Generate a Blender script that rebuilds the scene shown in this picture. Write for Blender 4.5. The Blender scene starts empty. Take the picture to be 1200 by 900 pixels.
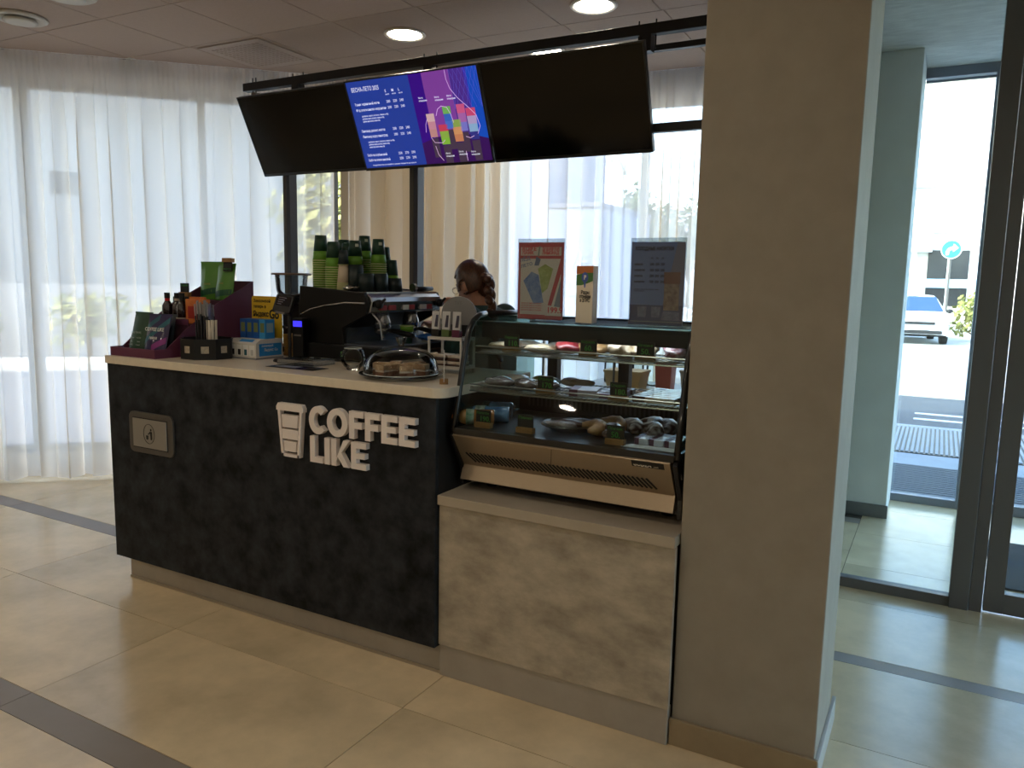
import bpy, bmesh, math, random
from mathutils import Vector, Matrix, noise as mnoise
random.seed(7)
S = bpy.context.scene
C = S.collection
PI = math.pi
# ------------------------------------------------------------------ camera
F_PX, YAW, PITCH, ROLL, CAM_H = 905.0, 28.855, 7.546, 1.138, 1.5
cam_d = bpy.data.cameras.new('camera')
cam = bpy.data.objects.new('camera', cam_d)
C.objects.link(cam)
cam_d.sensor_fit = 'HORIZONTAL'
cam_d.sensor_width = 36.0
cam_d.lens = 36.0 * F_PX / 1200.0
cam_d.clip_start, cam_d.clip_end = 0.05, 500
_y, _p, _r = (math.radians(a) for a in (YAW, PITCH, ROLL))
_f = Vector((-math.sin(_y) * math.cos(_p), math.cos(_y) * math.cos(_p), -math.sin(_p)))
_rt = Vector((math.cos(_y), math.sin(_y), 0))
_u = _rt.cross(_f)
_r2 = _rt * math.cos(_r) + _u * math.sin(_r)
_u2 = -_rt * math.sin(_r) + _u * math.cos(_r)
_m = Matrix((_r2, _u2, -_f)).transposed().to_4x4()
_m.translation = (0, 0, CAM_H)
cam.matrix_world = _m
S.camera = cam
# ------------------------------------------------------------------ light of the place
w = bpy.data.worlds.new('sky')
S.world = w
w.use_nodes = True
wn = w.node_tree
sky = wn.nodes.new('ShaderNodeTexSky')
sky.sky_type = 'NISHITA'
sky.sun_disc = False
SUN_EL, SUN_AZ = 35.0, (-0.50, -0.86)
sky.sun_elevation = math.radians(SUN_EL)
sky.sun_rotation = math.atan2(SUN_AZ[0], SUN_AZ[1])
sky.air_density, sky.dust_density, sky.ozone_density = 1.0, 2.0, 1.0
bg = wn.nodes['Background']
bg.inputs['Strength'].default_value = 0.44
wn.links.new(sky.outputs[0], bg.inputs['Color'])
sun_d = bpy.data.lights.new('sun', 'SUN')
sun_d.energy = 1.5
sun_d.color = (1.0, 0.95, 0.86)
sun_d.angle = math.radians(0.6)
sun = bpy.data.objects.new('sun', sun_d)
C.objects.link(sun)
_sd = Vector((SUN_AZ[0], SUN_AZ[1], 0)).normalized() * math.cos(math.radians(SUN_EL)) + Vector((0, 0, math.sin(math.radians(SUN_EL))))
sun.rotation_euler = _sd.to_track_quat('Z', 'Y').to_euler()
LAMP = 21.0           # radiance of a ceiling downlight lens
S.view_settings.view_transform = 'Standard'
S.view_settings.look = 'None'
S.view_settings.gamma = 1.0
S.view_settings.use_curve_mapping = False
S.view_settings.exposure = 1.95
S.cycles.max_bounces = 10
S.cycles.transparent_max_bounces = 24
S.cycles.transmission_bounces = 10
S.cycles.sample_clamp_indirect = 6.0
S.cycles.caustics_refractive = False
S.cycles.caustics_reflective = False
S.cycles.use_denoising = True

# ------------------------------------------------------------------ materials
MATS = {}
def rgb(h):
    """display colour 0-255 -> linear"""
    o = []
    for c in h:
        c /= 255.0
        o.append(c / 12.92 if c <= 0.04045 else ((c + 0.055) / 1.055) ** 2.4)
    return (*o, 1.0)

def mat(name, col=(128, 128, 128), rough=0.6, metal=0.0, var=0.0, scale=8.0, detail=4.0, col2=None, bump=0.0,
        emit=0.0, coat=0.0, stretch=None, rnd=0.0, spec=0.5):
    if name in MATS:
        return MATS[name]
    m = bpy.data.materials.new(name)
    m.use_nodes = True
    nt = m.node_tree
    b = nt.nodes['Principled BSDF']
    b.inputs['Roughness'].default_value = rough
    b.inputs['Metallic'].default_value = metal
    b.inputs['Coat Weight'].default_value = coat
    b.inputs['Specular IOR Level'].default_value = spec
    base = rgb(col)
    b.inputs['Base Color'].default_value = base
    if var or col2 or bump:
        geo = nt.nodes.new('ShaderNodeNewGeometry')
        src = geo.outputs['Position']
        if rnd:
            oi = nt.nodes.new('ShaderNodeObjectInfo')
            mul = nt.nodes.new('ShaderNodeMath'); mul.operation = 'MULTIPLY'; mul.inputs[1].default_value = 40.0
            nt.links.new(oi.outputs['Random'], mul.inputs[0])
            add = nt.nodes.new('ShaderNodeVectorMath'); add.operation = 'ADD'
            nt.links.new(src, add.inputs[0]); nt.links.new(mul.outputs[0], add.inputs[1])
            src = add.outputs[0]
        if stretch:
            mp = nt.nodes.new('ShaderNodeMapping')
            mp.inputs['Scale'].default_value = stretch
            nt.links.new(src, mp.inputs['Vector']); src = mp.outputs[0]
        nz = nt.nodes.new('ShaderNodeTexNoise')
        nz.inputs['Scale'].default_value = scale
        nz.inputs['Detail'].default_value = detail
        nz.inputs['Roughness'].default_value = 0.62
        nt.links.new(src, nz.inputs['Vector'])
        if var or col2:
            cr = nt.nodes.new('ShaderNodeValToRGB')
            cr.color_ramp.elements[0].position = 0.33
            cr.color_ramp.elements[1].position = 0.68
            if col2:
                a, c = base, rgb(col2)
            else:
                a = tuple(x * (1 - var) for x in base[:3]) + (1,)
                c = tuple(min(1, x * (1 + var)) for x in base[:3]) + (1,)
            cr.color_ramp.elements[0].color = a
            cr.color_ramp.elements[1].color = c
            nt.links.new(nz.outputs['Fac'], cr.inputs['Fac'])
            nt.links.new(cr.outputs['Color'], b.inputs['Base Color'])
        if bump:
            bp = nt.nodes.new('ShaderNodeBump')
            bp.inputs['Strength'].default_value = bump
            bp.inputs['Distance'].default_value = 0.01
            nt.links.new(nz.outputs['Fac'], bp.inputs['Height'])
            nt.links.new(bp.outputs['Normal'], b.inputs['Normal'])
    if emit:
        b.inputs['Emission Color'].default_value = base
        b.inputs['Emission Strength'].default_value = emit
    MATS[name] = m
    return m

def glassy(name, tint=(235, 245, 243), refl=0.07, rough=0.02):
    """thin pane: mostly see-through with a constant share of mirror reflection"""
    if name in MATS:
        return MATS[name]
    m = bpy.data.materials.new(name); m.use_nodes = True
    nt = m.node_tree; nt.nodes.clear()
    o = nt.nodes.new('ShaderNodeOutputMaterial')
    t = nt.nodes.new('ShaderNodeBsdfTransparent'); t.inputs[0].default_value = rgb(tint)
    g = nt.nodes.new('ShaderNodeBsdfGlossy'); g.inputs['Roughness'].default_value = rough
    x = nt.nodes.new('ShaderNodeMixShader'); x.inputs[0].default_value = refl
    nt.links.new(t.outputs[0], x.inputs[1]); nt.links.new(g.outputs[0], x.inputs[2])
    nt.links.new(x.outputs[0], o.inputs[0])
    MATS[name] = m
    return m

def clearglass(name, tint=(246, 250, 248), ior=1.5, rough=0.01):
    """hollow glassware: see-through wall that mirrors more towards its edges, as glass does"""
    if name in MATS:
        return MATS[name]
    m = bpy.data.materials.new(name); m.use_nodes = True
    nt = m.node_tree; nt.nodes.clear()
    o = nt.nodes.new('ShaderNodeOutputMaterial')
    t = nt.nodes.new('ShaderNodeBsdfTransparent'); t.inputs[0].default_value = rgb(tint)
    g = nt.nodes.new('ShaderNodeBsdfGlossy'); g.inputs['Roughness'].default_value = rough
    fr_ = nt.nodes.new('ShaderNodeFresnel'); fr_.inputs[0].default_value = ior
    x = nt.nodes.new('ShaderNodeMixShader')
    nt.links.new(fr_.outputs[0], x.inputs[0])
    nt.links.new(t.outputs[0], x.inputs[1]); nt.links.new(g.outputs[0], x.inputs[2])
    nt.links.new(x.outputs[0], o.inputs[0])
    MATS[name] = m
    return m

def sheer(name, col=(238, 236, 230), clear=0.5, trans=0.6):
    """woven sheer cloth: holes + cloth that both reflects and lets light through"""
    m = bpy.data.materials.new(name); m.use_nodes = True
    nt = m.node_tree; nt.nodes.clear()
    o = nt.nodes.new('ShaderNodeOutputMaterial')
    t = nt.nodes.new('ShaderNodeBsdfTransparent')
    d = nt.nodes.new('ShaderNodeBsdfDiffuse'); d.inputs[0].default_value = rgb(col)
    tl = nt.nodes.new('ShaderNodeBsdfTranslucent'); tl.inputs[0].default_value = rgb(col)
    a = nt.nodes.new('ShaderNodeMixShader'); a.inputs[0].default_value = trans
    nt.links.new(d.outputs[0], a.inputs[1]); nt.links.new(tl.outputs[0], a.inputs[2])
    x = nt.nodes.new('ShaderNodeMixShader'); x.inputs[0].default_value = 1 - clear
    nt.links.new(t.outputs[0], x.inputs[1]); nt.links.new(a.outputs[0], x.inputs[2])
    nt.links.new(x.outputs[0], o.inputs[0])
    MATS[name] = m
    return m

# ------------------------------------------------------------------ mesh builder
class G:
    def __init__(s):
        s.v, s.f, s.m = [], [], []
        s.cur = 0
    def mi(s, i):
        s.cur = i
        return s
    def add(s, vs, fs, M=None):
        n = len(s.v)
        for p in vs:
            p = Vector(p)
            s.v.append(M @ p if M else p)
        for f in fs:
            s.f.append(tuple(n + i for i in f)); s.m.append(s.cur)
        return s
    def box(s, x0, x1, y0, y1, z0, z1, M=None):
        vs = [(x, y, z) for z in (z0, z1) for y in (y0, y1) for x in (x0, x1)]
        return s.add(vs, [(0, 2, 3, 1), (4, 5, 7, 6), (0, 1, 5, 4), (2, 6, 7, 3), (0, 4, 6, 2), (1, 3, 7, 5)], M)
    def cbox(s, c, d, M=None):
        return s.box(c[0] - d[0] / 2, c[0] + d[0] / 2, c[1] - d[1] / 2, c[1] + d[1] / 2, c[2] - d[2] / 2, c[2] + d[2] / 2, M)
    def prism(s, poly, a, b, axis='z', M=None):
        """poly 2d, extruded from a to b along axis (x: poly=(y,z); y: poly=(x,z); z: poly=(x,y))"""
        def P(p, t):
            return {'x': (t, p[0], p[1]), 'y': (p[0], t, p[1]), 'z': (p[0], p[1], t)}[axis]
        n = len(poly)
        vs = [P(p, a) for p in poly] + [P(p, b) for p in poly]
        fs = [tuple(range(n))[::-1], tuple(range(n, 2 * n))] + [(i, (i + 1) % n, n + (i + 1) % n, n + i) for i in range(n)]
        return s.add(vs, fs, M)
    def lathe(s, prof, n=24, c=(0, 0, 0), M=None, close=False, caps=True):
        vs, fs = [], []
        for r, z in prof:
            for k in range(n):
                a = 2 * PI * k / n
                vs.append((c[0] + r * math.cos(a), c[1] + r * math.sin(a), c[2] + z))
        q = len(prof)
        for j in range(q - 1 + (1 if close else 0)):
            j2 = (j + 1) % q
            for k in range(n):
                fs.append((j * n + k, j * n + (k + 1) % n, j2 * n + (k + 1) % n, j2 * n + k))
        if not close and caps:
            if prof[0][0] > 1e-6: fs.append(tuple(range(n))[::-1])
            if prof[-1][0] > 1e-6: fs.append(tuple(range((q - 1) * n, q * n)))
        return s.add(vs, fs, M)
    def tube(s, pts, r, n=8, M=None, caps=True):
        pts = [Vector(p) for p in pts]
        rs = r if isinstance(r, (list, tuple)) else [r] * len(pts)
        vs, fs = [], []
        t0 = (pts[1] - pts[0]).normalized()
        ref = Vector((0, 0, 1)) if abs(t0.z) < 0.9 else Vector((1, 0, 0))
        nrm = t0.cross(ref).normalized()
        for i, p in enumerate(pts):
            t = (pts[min(i + 1, len(pts) - 1)] - pts[max(i - 1, 0)]).normalized()
            nrm = (nrm - t * nrm.dot(t)).normalized()
            bi = t.cross(nrm)
            for k in range(n):
                a = 2 * PI * k / n
                vs.append(p + (nrm * math.cos(a) + bi * math.sin(a)) * rs[i])
        for i in range(len(pts) - 1):
            for k in range(n):
                fs.append((i * n + k, i * n + (k + 1) % n, (i + 1) * n + (k + 1) % n, (i + 1) * n + k))
        if caps:
            fs.append(tuple(range(n))[::-1]); fs.append(tuple(range((len(pts) - 1) * n, len(pts) * n)))
        return s.add(vs, fs, M)
    def ell(s, c, r, n=16, q=10, M=None, ex=1.0):
        vs, fs = [], []
        def sp(x): return math.copysign(abs(x) ** ex, x)
        for j in range(1, q):
            b = -PI / 2 + PI * j / q
            for k in range(n):
                a = 2 * PI * k / n
                vs.append((c[0] + r[0] * sp(math.cos(b)) * sp(math.cos(a)), c[1] + r[1] * sp(math.cos(b)) * sp(math.sin(a)), c[2] + r[2] * sp(math.sin(b))))
        vs.append((c[0], c[1], c[2] - r[2])); vs.append((c[0], c[1], c[2] + r[2]))
        lo, hi = len(vs) - 2, len(vs) - 1
        for j in range(q - 2):
            for k in range(n):
                fs.append((j * n + k, j * n + (k + 1) % n, (j + 1) * n + (k + 1) % n, (j + 1) * n + k))
        for k in range(n):
            fs.append((lo, (k + 1) % n, k)); fs.append((hi, (q - 2) * n + k, (q - 2) * n + (k + 1) % n))
        return s.add(vs, fs, M)
    def quad(s, a, b, c, d, M=None):
        return s.add([a, b, c, d], [(0, 1, 2, 3)], M)
    def mesh(s, name, mats, smooth=False, off=None):
        me = bpy.data.meshes.new(name)
        vs = [v - off for v in s.v] if off is not None else s.v
        me.from_pydata(vs, [], s.f)
        for m in (mats if isinstance(mats, (list, tuple)) else [mats]):
            me.materials.append(m)
        me.polygons.foreach_set('material_index', s.m)
        if smooth:
            me.polygons.foreach_set('use_smooth', [True] * len(s.f))
        me.update()
        return me

def wloc(o):
    v = Vector((0, 0, 0))
    while o is not None:
        v = v + o.location; o = o.parent
    return v

def obj(name, g, mats, parent=None, local=False, smooth=False, bevel=0.0, label=None, seg=2, auto=None):
    off = None if (local or parent is None) else wloc(parent)
    me = g.mesh(name, mats, smooth, off)
    o = bpy.data.objects.new(name, me)
    C.objects.link(o)
    if parent is not None: o.parent = parent
    if bevel:
        md = o.modifiers.new('bevel', 'BEVEL'); md.width = bevel; md.segments = seg; md.limit_method = 'ANGLE'; md.angle_limit = math.radians(40)
    if label: o['label'] = label
    if auto:
        me.polygons.foreach_set('use_smooth', [True] * len(me.polygons))
        md = o.modifiers.new('es', 'EDGE_SPLIT'); md.split_angle = math.radians(auto)
    return o

def tag(o, label, cat, group=None, kind=None):
    if label: o['label'] = label
    if cat: o['category'] = cat
    if group: o['group'] = group
    if kind: o['kind'] = kind
    return o

def thing(name, label, cat, loc=(0, 0, 0), rz=0.0, group=None, rx=0.0):
    o = bpy.data.objects.new(name, None)
    C.objects.link(o)
    o.empty_display_size = 0.05
    o.location = loc; o.rotation_euler = (rx, 0, rz)
    return tag(o, label, cat, group)

def struct(name, g=None, mats=None, loc=(0, 0, 0), label=None, **k):
    if g is None:
        o = bpy.data.objects.new(name, None); C.objects.link(o); o.location = loc; o.empty_display_size = 0.05
    else:
        o = obj(name, g, mats, **k)
    o['kind'] = 'structure'
    if label: o['label'] = label
    return o

def dup(root, loc=None, rz=None, label=None, group=None):
    r = root.copy(); C.objects.link(r)
    if loc is not None: r.location = loc
    if rz is not None: r.rotation_euler = (root.rotation_euler[0], root.rotation_euler[1], rz)
    if label: r['label'] = label
    if group: r['group'] = group
    for ch in list(root.children):
        c = ch.copy(); C.objects.link(c); c.parent = r
        for gch in list(ch.children):
            d = gch.copy(); C.objects.link(d); d.parent = c
    return r

def share(name, me, parent, loc=(0, 0, 0), rz=0.0):
    o = bpy.data.objects.new(name, me); C.objects.link(o)
    o.parent = parent; o.location = Vector(loc) - wloc(parent); o.rotation_euler = (0, 0, rz)
    return o

def text(body, size, loc=(0, 0, 0), M=None, mats=None, name='lettering', parent=None, depth=0.0008, bold=0.0, align='LEFT', local=False, g=None, sx=1.0, width=None):
    """letters standing in the XZ plane, read from -Y"""
    cu = bpy.data.curves.new('txt', 'FONT')
    cu.body = body; cu.size = size; cu.extrude = depth / 2; cu.offset = bold; cu.align_x = align
    cu.resolution_u = 2
    to = bpy.data.objects.new('txt', cu); C.objects.link(to)
    dg = bpy.context.evaluated_depsgraph_get()
    me = to.evaluated_get(dg).to_mesh()
    vs = [Vector(v.co) for v in me.vertices]
    fs = [tuple(p.vertices) for p in me.polygons]
    to.evaluated_get(dg).to_mesh_clear()
    bpy.data.objects.remove(to); bpy.data.curves.remove(cu)
    if width and vs:
        wd = max(v.x for v in vs) - min(v.x for v in vs)
        sx = width / max(wd, 1e-6)
    gg = g or G()
    out = []
    for v in vs:
        p = Vector((v.x * sx + loc[0], -v.z + loc[1], v.y + loc[2]))
        out.append(p)
    gg.add(out, fs, M)
    if g is None:
        return obj(name, gg, mats, parent, local=local)
    return gg

# ------------------------------------------------------------------ palette
m_tile = mat('floor tile', (222, 199, 160), 0.2, var=0.24, scale=1.5, detail=9, rnd=1, spec=0.4)
m_strip = mat('floor strip', (142, 130, 118), 0.45, var=0.08, scale=3, rnd=1)
m_grout = mat('grout', (48, 43, 38), 0.9)
m_ceil = mat('ceiling tile', (172, 154, 142), 0.9, var=0.03, scale=60)
m_ceil_gap = mat('ceiling grid', (96, 88, 82), 0.8)
m_plaster = mat('pillar plaster', (152, 142, 128), 0.75, var=0.06, scale=9, detail=8, bump=0.08)
m_plaster_grey = mat('grey plaster', (234, 232, 226), 0.85, var=0.05, scale=5, detail=8, bump=0.1)
m_rough_ceil = mat('rough plaster', (234, 230, 222), 0.9, var=0.14, scale=9, detail=8, bump=0.7, stretch=(1, 3, 1))
m_wall = mat('painted wall', (205, 198, 188), 0.85, var=0.03, scale=3)
m_base = mat('baseboard stone', (150, 132, 104), 0.5, var=0.1, scale=9, detail=7)
m_base_grey = mat('baseboard grey', (112, 110, 108), 0.5, var=0.08, scale=9)
m_alu = mat('grey aluminium frame', (104, 100, 96), 0.45, metal=0.25)
m_alu_blue = mat('cool aluminium frame', (118, 126, 138), 0.45, metal=0.2)
m_glass = glassy('window pane', (240, 246, 246), 0.05)
m_black = mat('black metal', (16, 15, 16), 0.45, var=0.1, scale=40)
m_white = mat('white paint', (225, 225, 222), 0.6)

# ------------------------------------------------------------------ building shell
def F1(x): return x + 9.1
FC = (-4.26, 4.84)
F2P = [(-4.26, 4.84), (-3.03, 5.293), (-2.05, 5.66), (-1.5, 5.72), (-0.6, 5.75)]
FOOT = [(-9.2, -5.7), (5.2, -5.7), (5.2, 6.2), (-0.6, 6.2), (-0.6, 5.92), (-1.5, 5.9), (-2.1, 5.83), (-4.33, 5.02), (-9.2, 0.15)]
floor = struct('floor', G().prism(FOOT, -0.35, -0.003), m_grout)

def clip(poly, a, b, c):
    """keep a*x+b*y<=c"""
    out = []
    for i in range(len(poly)):
        p, q = poly[i], poly[(i + 1) % len(poly)]
        dp, dq = a * p[0] + b * p[1] - c, a * q[0] + b * q[1] - c
        if dp <= 0: out.append(p)
        if dp * dq < 0:
            t = dp / (dp - dq)
            out.append((p[0] + (q[0] - p[0]) * t, p[1] + (q[1] - p[1]) * t))
    return out

TCACHE = {}
def floor_piece(x0, x1, y0, y1, m, name):
    j = 0.0014
    x0 += j; x1 -= j; y0 += j; y1 -= j
    poly = [(x0, y0), (x1, y0), (x1, y1), (x0, y1)]
    pl = clip(poly, -1, 1, 9.14)
    if pl: pl = clip(pl, -0.368, 1, 4.90 + 0.368 * 4.15)
    if len(pl) < 3: return
    cx, cy = (x0 + x1) / 2, (y0 + y1) / 2
    if len(pl) == 4 and all(abs(a[0] - b[0]) + abs(a[1] - b[1]) < 1e-6 for a, b in zip(pl, poly)):
        key = (round(x1 - x0, 3), round(y1 - y0, 3), m.name)
        if key not in TCACHE:
            hx, hy = (x1 - x0) / 2, (y1 - y0) / 2
            TCACHE[key] = G().prism([(-hx, -hy), (hx, -hy), (hx, hy), (-hx, hy)], -0.003, 0.0).mesh(name, m)
        me = TCACHE[key]
    else:
        me = G().prism([(p[0] - cx, p[1] - cy) for p in pl], -0.003, 0.0).mesh(name, m)
    o = bpy.data.objects.new(name, me); C.objects.link(o)
    o.parent = floor; o.location = (cx, cy, 0)

XC = [-2.752 + 1.2 * k for k in range(-6, 3)]
for k in range(-5, 4):                       # left zone: two rows of tiles, then a dark strip
    ys = 1.460 + 1.322 * k
    floor_piece(-9.1, -4.0, ys - 0.118, ys, m_strip, 'floor_strip') if False else None
    for i, x in enumerate(XC[:-1]):
        x1 = XC[i + 1]
        if x1 > -0.34: continue
        floor_piece(x, x1, ys - 0.118, ys, m_strip, 'floor_strip')
        if ys + 0.602 > 5.6: continue
        floor_piece(x, x1, ys, ys + 0.602, m_tile, 'floor_tile')
        floor_piece(x, x1, ys + 0.602, ys + 1.204, m_tile, 'floor_tile')
RROWS = [(-5.0 + 0.0, 0, 0)]
ry = [2.642 - 0.603 * k for k in range(12, -1, -1)] + [3.247]
XR = [-0.352, 0.848, 2.048, 3.248, 4.448]
def rrow(y0, y1, m=m_tile, n='floor_tile'):
    for i in range(4): floor_piece(XR[i], XR[i + 1], y0, y1, m, n)
for a, b in zip(ry[:-1], ry[1:]): rrow(a, b)
rrow(3.247, 3.335, m_strip, 'floor_strip')
for a, b in ((3.335, 3.94), (3.94, 4.48), (4.48, 5.108), (5.108, 5.725), (5.725, 6.15)): rrow(a, b)

ceil = struct('ceiling', G().prism(FOOT, 3.0, 3.06), m_ceil_gap)
roof = struct('roof', G().prism(FOOT, 3.06, 5.3), mat('roof render', (190, 186, 180), 0.9))
ct = G().box(-0.297, 0.297, -0.3, 0.3, -0.012, 0.0).mesh('ceiling_tile', m_ceil)
m_rest = G()
CA = math.radians(1.2)
for i in range(-6, 16):
    for j in range(-14, 5):
        x, y = -4.765 + 0.6 * i, 2.715 + 0.606 * j
        px, py = x, y + (x + 4.0) * 0.02
        if py > F1(px) - 0.1 or py > 5.75 or px < -8.9 or px > 4.7: continue
        if py > 4.84 + 0.368 * (px + 4.26) + 0.1: continue
        if px > -1.0 and py > 4.0: continue
        if -6.4 < px < -0.6 and 1.7 < py:
            share('ceiling_tile', ct, ceil, (px, py, 3.0), CA)
        else:
            m_rest.box(px - 0.297, px + 0.297, py - 0.3, py + 0.3, 2.988, 3.0)
rest = obj('ceiling_tiles_beyond', m_rest, m_ceil, ceil); rest['kind'] = 'stuff'
struct('ceiling_vestibule', G().box(-0.66, 5.1, 4.21, 6.1, 2.965, 2.998), m_rough_ceil)

def seg(g, p, q, t, z0, z1, inner=0.0):
    p, q = Vector((*p, 0)), Vector((*q, 0))
    d = (q - p).normalized(); n = Vector((-d.y, d.x, 0))
    a, b = p - n * inner, q - n * inner
    c, e = q + n * t, p + n * t
    return g.prism([(a.x, a.y), (b.x, b.y), (c.x, c.y), (e.x, e.y)], z0, z1)

g = G(); seg(g, (-9.1, F1(-9.1)), (-7.4, F1(-7.4)), 0.18, 0, 3.0)
struct('wall_left', g, m_wall)
g = G()
seg(g, (-7.4, F1(-7.4)), FC, 0.18, 2.845, 3.0)
seg(g, F2P[1], F2P[2], 0.18, 2.845, 3.0); seg(g, F2P[2], F2P[3], 0.18, 2.845, 3.0); seg(g, F2P[3], F2P[4], 0.18, 2.845, 3.0)
struct('wall_header', g, m_wall)
g = G(); seg(g, F2P[0], F2P[1], 0.18, 0, 3.0)
struct('wall_bay', g, mat('bay wall', (196, 182, 160), 0.85, var=0.03, scale=3))
struct('wall_back', G().box(-9.2, 5.2, -5.7, -5.55, 0, 3.0), m_wall)
struct('wall_right', G().box(5.05, 5.2, -5.55, 0.6, 0, 3.0).box(5.05, 5.2, 0.6, 6.1, 2.9, 3.0).box(5.05, 5.2, 0.6, 6.1, 0, 0.1), m_wall)
w5 = struct('window_5', loc=(5.1, 3.3, 0))
for y_ in (0.6, 1.7, 2.8, 3.95, 5.0, 6.04):
    obj('mullion', G().box(5.08, 5.16, y_, y_ + 0.06, 0.1, 2.9), m_alu, w5)
obj('pane', G().box(5.115, 5.123, 0.6, 6.1, 0.1, 2.9), m_glass, w5)
struct('wall_west', G().box(-9.2, -9.05, -5.55, 0.1, 0, 3.0), m_wall)
struct('wall_side', G().box(-0.655, -0.48, 2.72, 5.52, 0, 3.0), m_plaster)
struct('wall_pillar', G().box(-0.668, -0.225, 2.345, 2.72, 0, 3.0), m_plaster, bevel=0.004)
bb = struct('baseboard_pillar', G().box(-0.672, -0.215, 2.333, 2.345, 0, 0.092), m_base, bevel=0.002)
obj('baseboard_return', G().box(-0.225, -0.213, 2.34, 2.78, 0, 0.085), mat('pale skirting', (178, 172, 164), 0.5, var=0.05, scale=9), bb, bevel=0.002)
struct('wall_column', G().box(-0.664, -0.214, 5.52, 6.05, 0, 2.964), m_plaster_grey, bevel=0.004)
struct('baseboard_column', G().box(-0.664, -0.204, 5.508, 5.52, 0, 0.088), m_base_grey, bevel=0.002)

# windows behind the curtains
def window(name, pts, z0, z1, mulls, m_fr):
    root = struct(name, loc=(pts[0][0], pts[0][1], 0))
    g = G()
    for a, b in zip(pts[:-1], pts[1:]):
        seg(g, a, b, 0.06, z0, z0 + 0.06); seg(g, a, b, 0.06, z1 - 0.05, z1)
    for p, d in mulls:
        q = (p[0] + d[0] * 0.05, p[1] + d[1] * 0.05)
        seg(g, p, q, 0.07, z0, z1, 0.01)
    obj('window_frame', g, m_fr, root)
    for a, b in zip(pts[:-1], pts[1:]):
        gp = G(); A, B = Vector((*a, 0)), Vector((*b, 0)); d = (B - A).normalized(); n = Vector((-d.y, d.x, 0)) * 0.03
        gp.quad((A.x + n.x, A.y + n.y, z0), (B.x + n.x, B.y + n.y, z0), (B.x + n.x, B.y + n.y, z1), (A.x + n.x, A.y + n.y, z1))
        obj('pane', gp, m_glass, root)
    g = G()
    for a, b in zip(pts[:-1], pts[1:]): seg(g, a, b, 0.16, 0, z0, 0.02)
    obj('window_sill', g, m_white, root)
    return root
d1 = (0.7071, 0.7071)
window('window_1', [(-7.4, F1(-7.4)), FC], 0.16, 2.845, [((-7.4, F1(-7.4)), d1), ((-5.86, F1(-5.86)), d1), ((-5.83, F1(-5.83)), d1), ((-5.0, F1(-5.0)), d1), ((-4.31, F1(-4.31)), d1)], m_alu_blue)
window('window_2', F2P[1:], 0.16, 2.845, [(F2P[1], (0.937, 0.35)), (F2P[2], (0.99, 0.1)), ((-1.05, 5.735), (1, 0.03))], m_alu_blue)

# storefront to the vestibule
Y4 = 4.14
s3 = struct('window_3', loc=(-0.25, Y4, 0))
obj('bottom_rail', G().box(-0.664, 0.142, Y4 - 0.03, Y4 + 0.03, 0, 0.05), m_alu, s3, bevel=0.002)
obj('head_rail', G().box(-0.664, 5.05, Y4 - 0.03, Y4 + 0.03, 2.92, 3.0), m_alu, s3)
obj('pane', G().box(-0.664, 0.146, Y4 - 0.004, Y4 + 0.004, 0.05, 2.92), m_glass, s3)
obj('post', G().box(0.142, 0.222, Y4 - 0.04, Y4 + 0.04, 0, 2.92), m_alu, s3, bevel=0.002)
obj('jamb', G().box(0.226, 0.278, Y4 - 0.03, Y4 + 0.04, 0, 2.92), m_alu, s3, bevel=0.002)
obj('transom', G().box(0.278, 1.35, Y4 - 0.03, Y4 + 0.04, 2.25, 2.31), m_alu, s3, bevel=0.002)
obj('pane', G().box(0.278, 1.35, Y4 - 0.004, Y4 + 0.004, 2.31, 2.92), m_glass, s3)
obj('post', G().box(1.35, 1.43, Y4 - 0.04, Y4 + 0.04, 0, 2.92), m_alu, s3, bevel=0.002)
obj('bottom_rail', G().box(1.43, 5.05, Y4 - 0.03, Y4 + 0.03, 0, 0.05), m_alu, s3)
obj('pane', G().box(1.43, 5.05, Y4 - 0.004, Y4 + 0.004, 0.05, 2.92), m_glass, s3)
d3 = struct('door_1', loc=(0.8, Y4, 0))
for n, b in (('stile', (0.283, 0.362, 0.012, 2.24)), ('stile', (1.265, 1.345, 0.012, 2.24)), ('rail', (0.362, 1.265, 0.012, 0.108)), ('rail', (0.362, 1.265, 2.165, 2.24))):
    obj(n, G().box(b[0], b[1], Y4 - 0.03, Y4 + 0.025, b[2], b[3]), m_alu, d3, bevel=0.002)
obj('pane', G().box(0.362, 1.265, Y4 - 0.004, Y4 + 0.004, 0.108, 2.165), m_glass, d3)
obj('handle', G().tube([(1.3, Y4 - 0.03, 0.9), (1.3, Y4 - 0.09, 0.92), (1.3, Y4 - 0.09, 1.38), (1.3, Y4 - 0.03, 1.4)], 0.014), m_alu, d3)
# outer glazing of the vestibule
Y6 = 6.07
s4 = struct('window_4', loc=(0.2, Y6, 0))
obj('bottom_rail', G().box(-0.214, 0.19, Y6 - 0.03, Y6 + 0.04, 0, 0.055), m_alu_blue, s4, bevel=0.002)
obj('head_rail', G().box(-0.214, 5.05, Y6 - 0.03, Y6 + 0.04, 2.90, 2.965), m_alu_blue, s4)
obj('blind_rail', G().box(-0.21, 0.19, Y6 - 0.05, Y6 - 0.035, 2.865, 2.88), m_alu_blue, s4)
obj('post', G().box(0.19, 0.255, Y6 - 0.04, Y6 + 0.05, 0, 2.9), m_alu_blue, s4, bevel=0.002)
obj('pane', G().box(-0.214, 0.19, Y6 - 0.004, Y6 + 0.004, 0.055, 2.9), m_glass, s4)
obj('bottom_rail', G().box(0.255, 5.05, Y6 - 0.03, Y6 + 0.04, 0, 0.07), m_alu_blue, s4)
obj('pane', G().box(0.255, 5.05, Y6 - 0.004, Y6 + 0.004, 0.07, 2.9), m_glass, s4)

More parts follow.
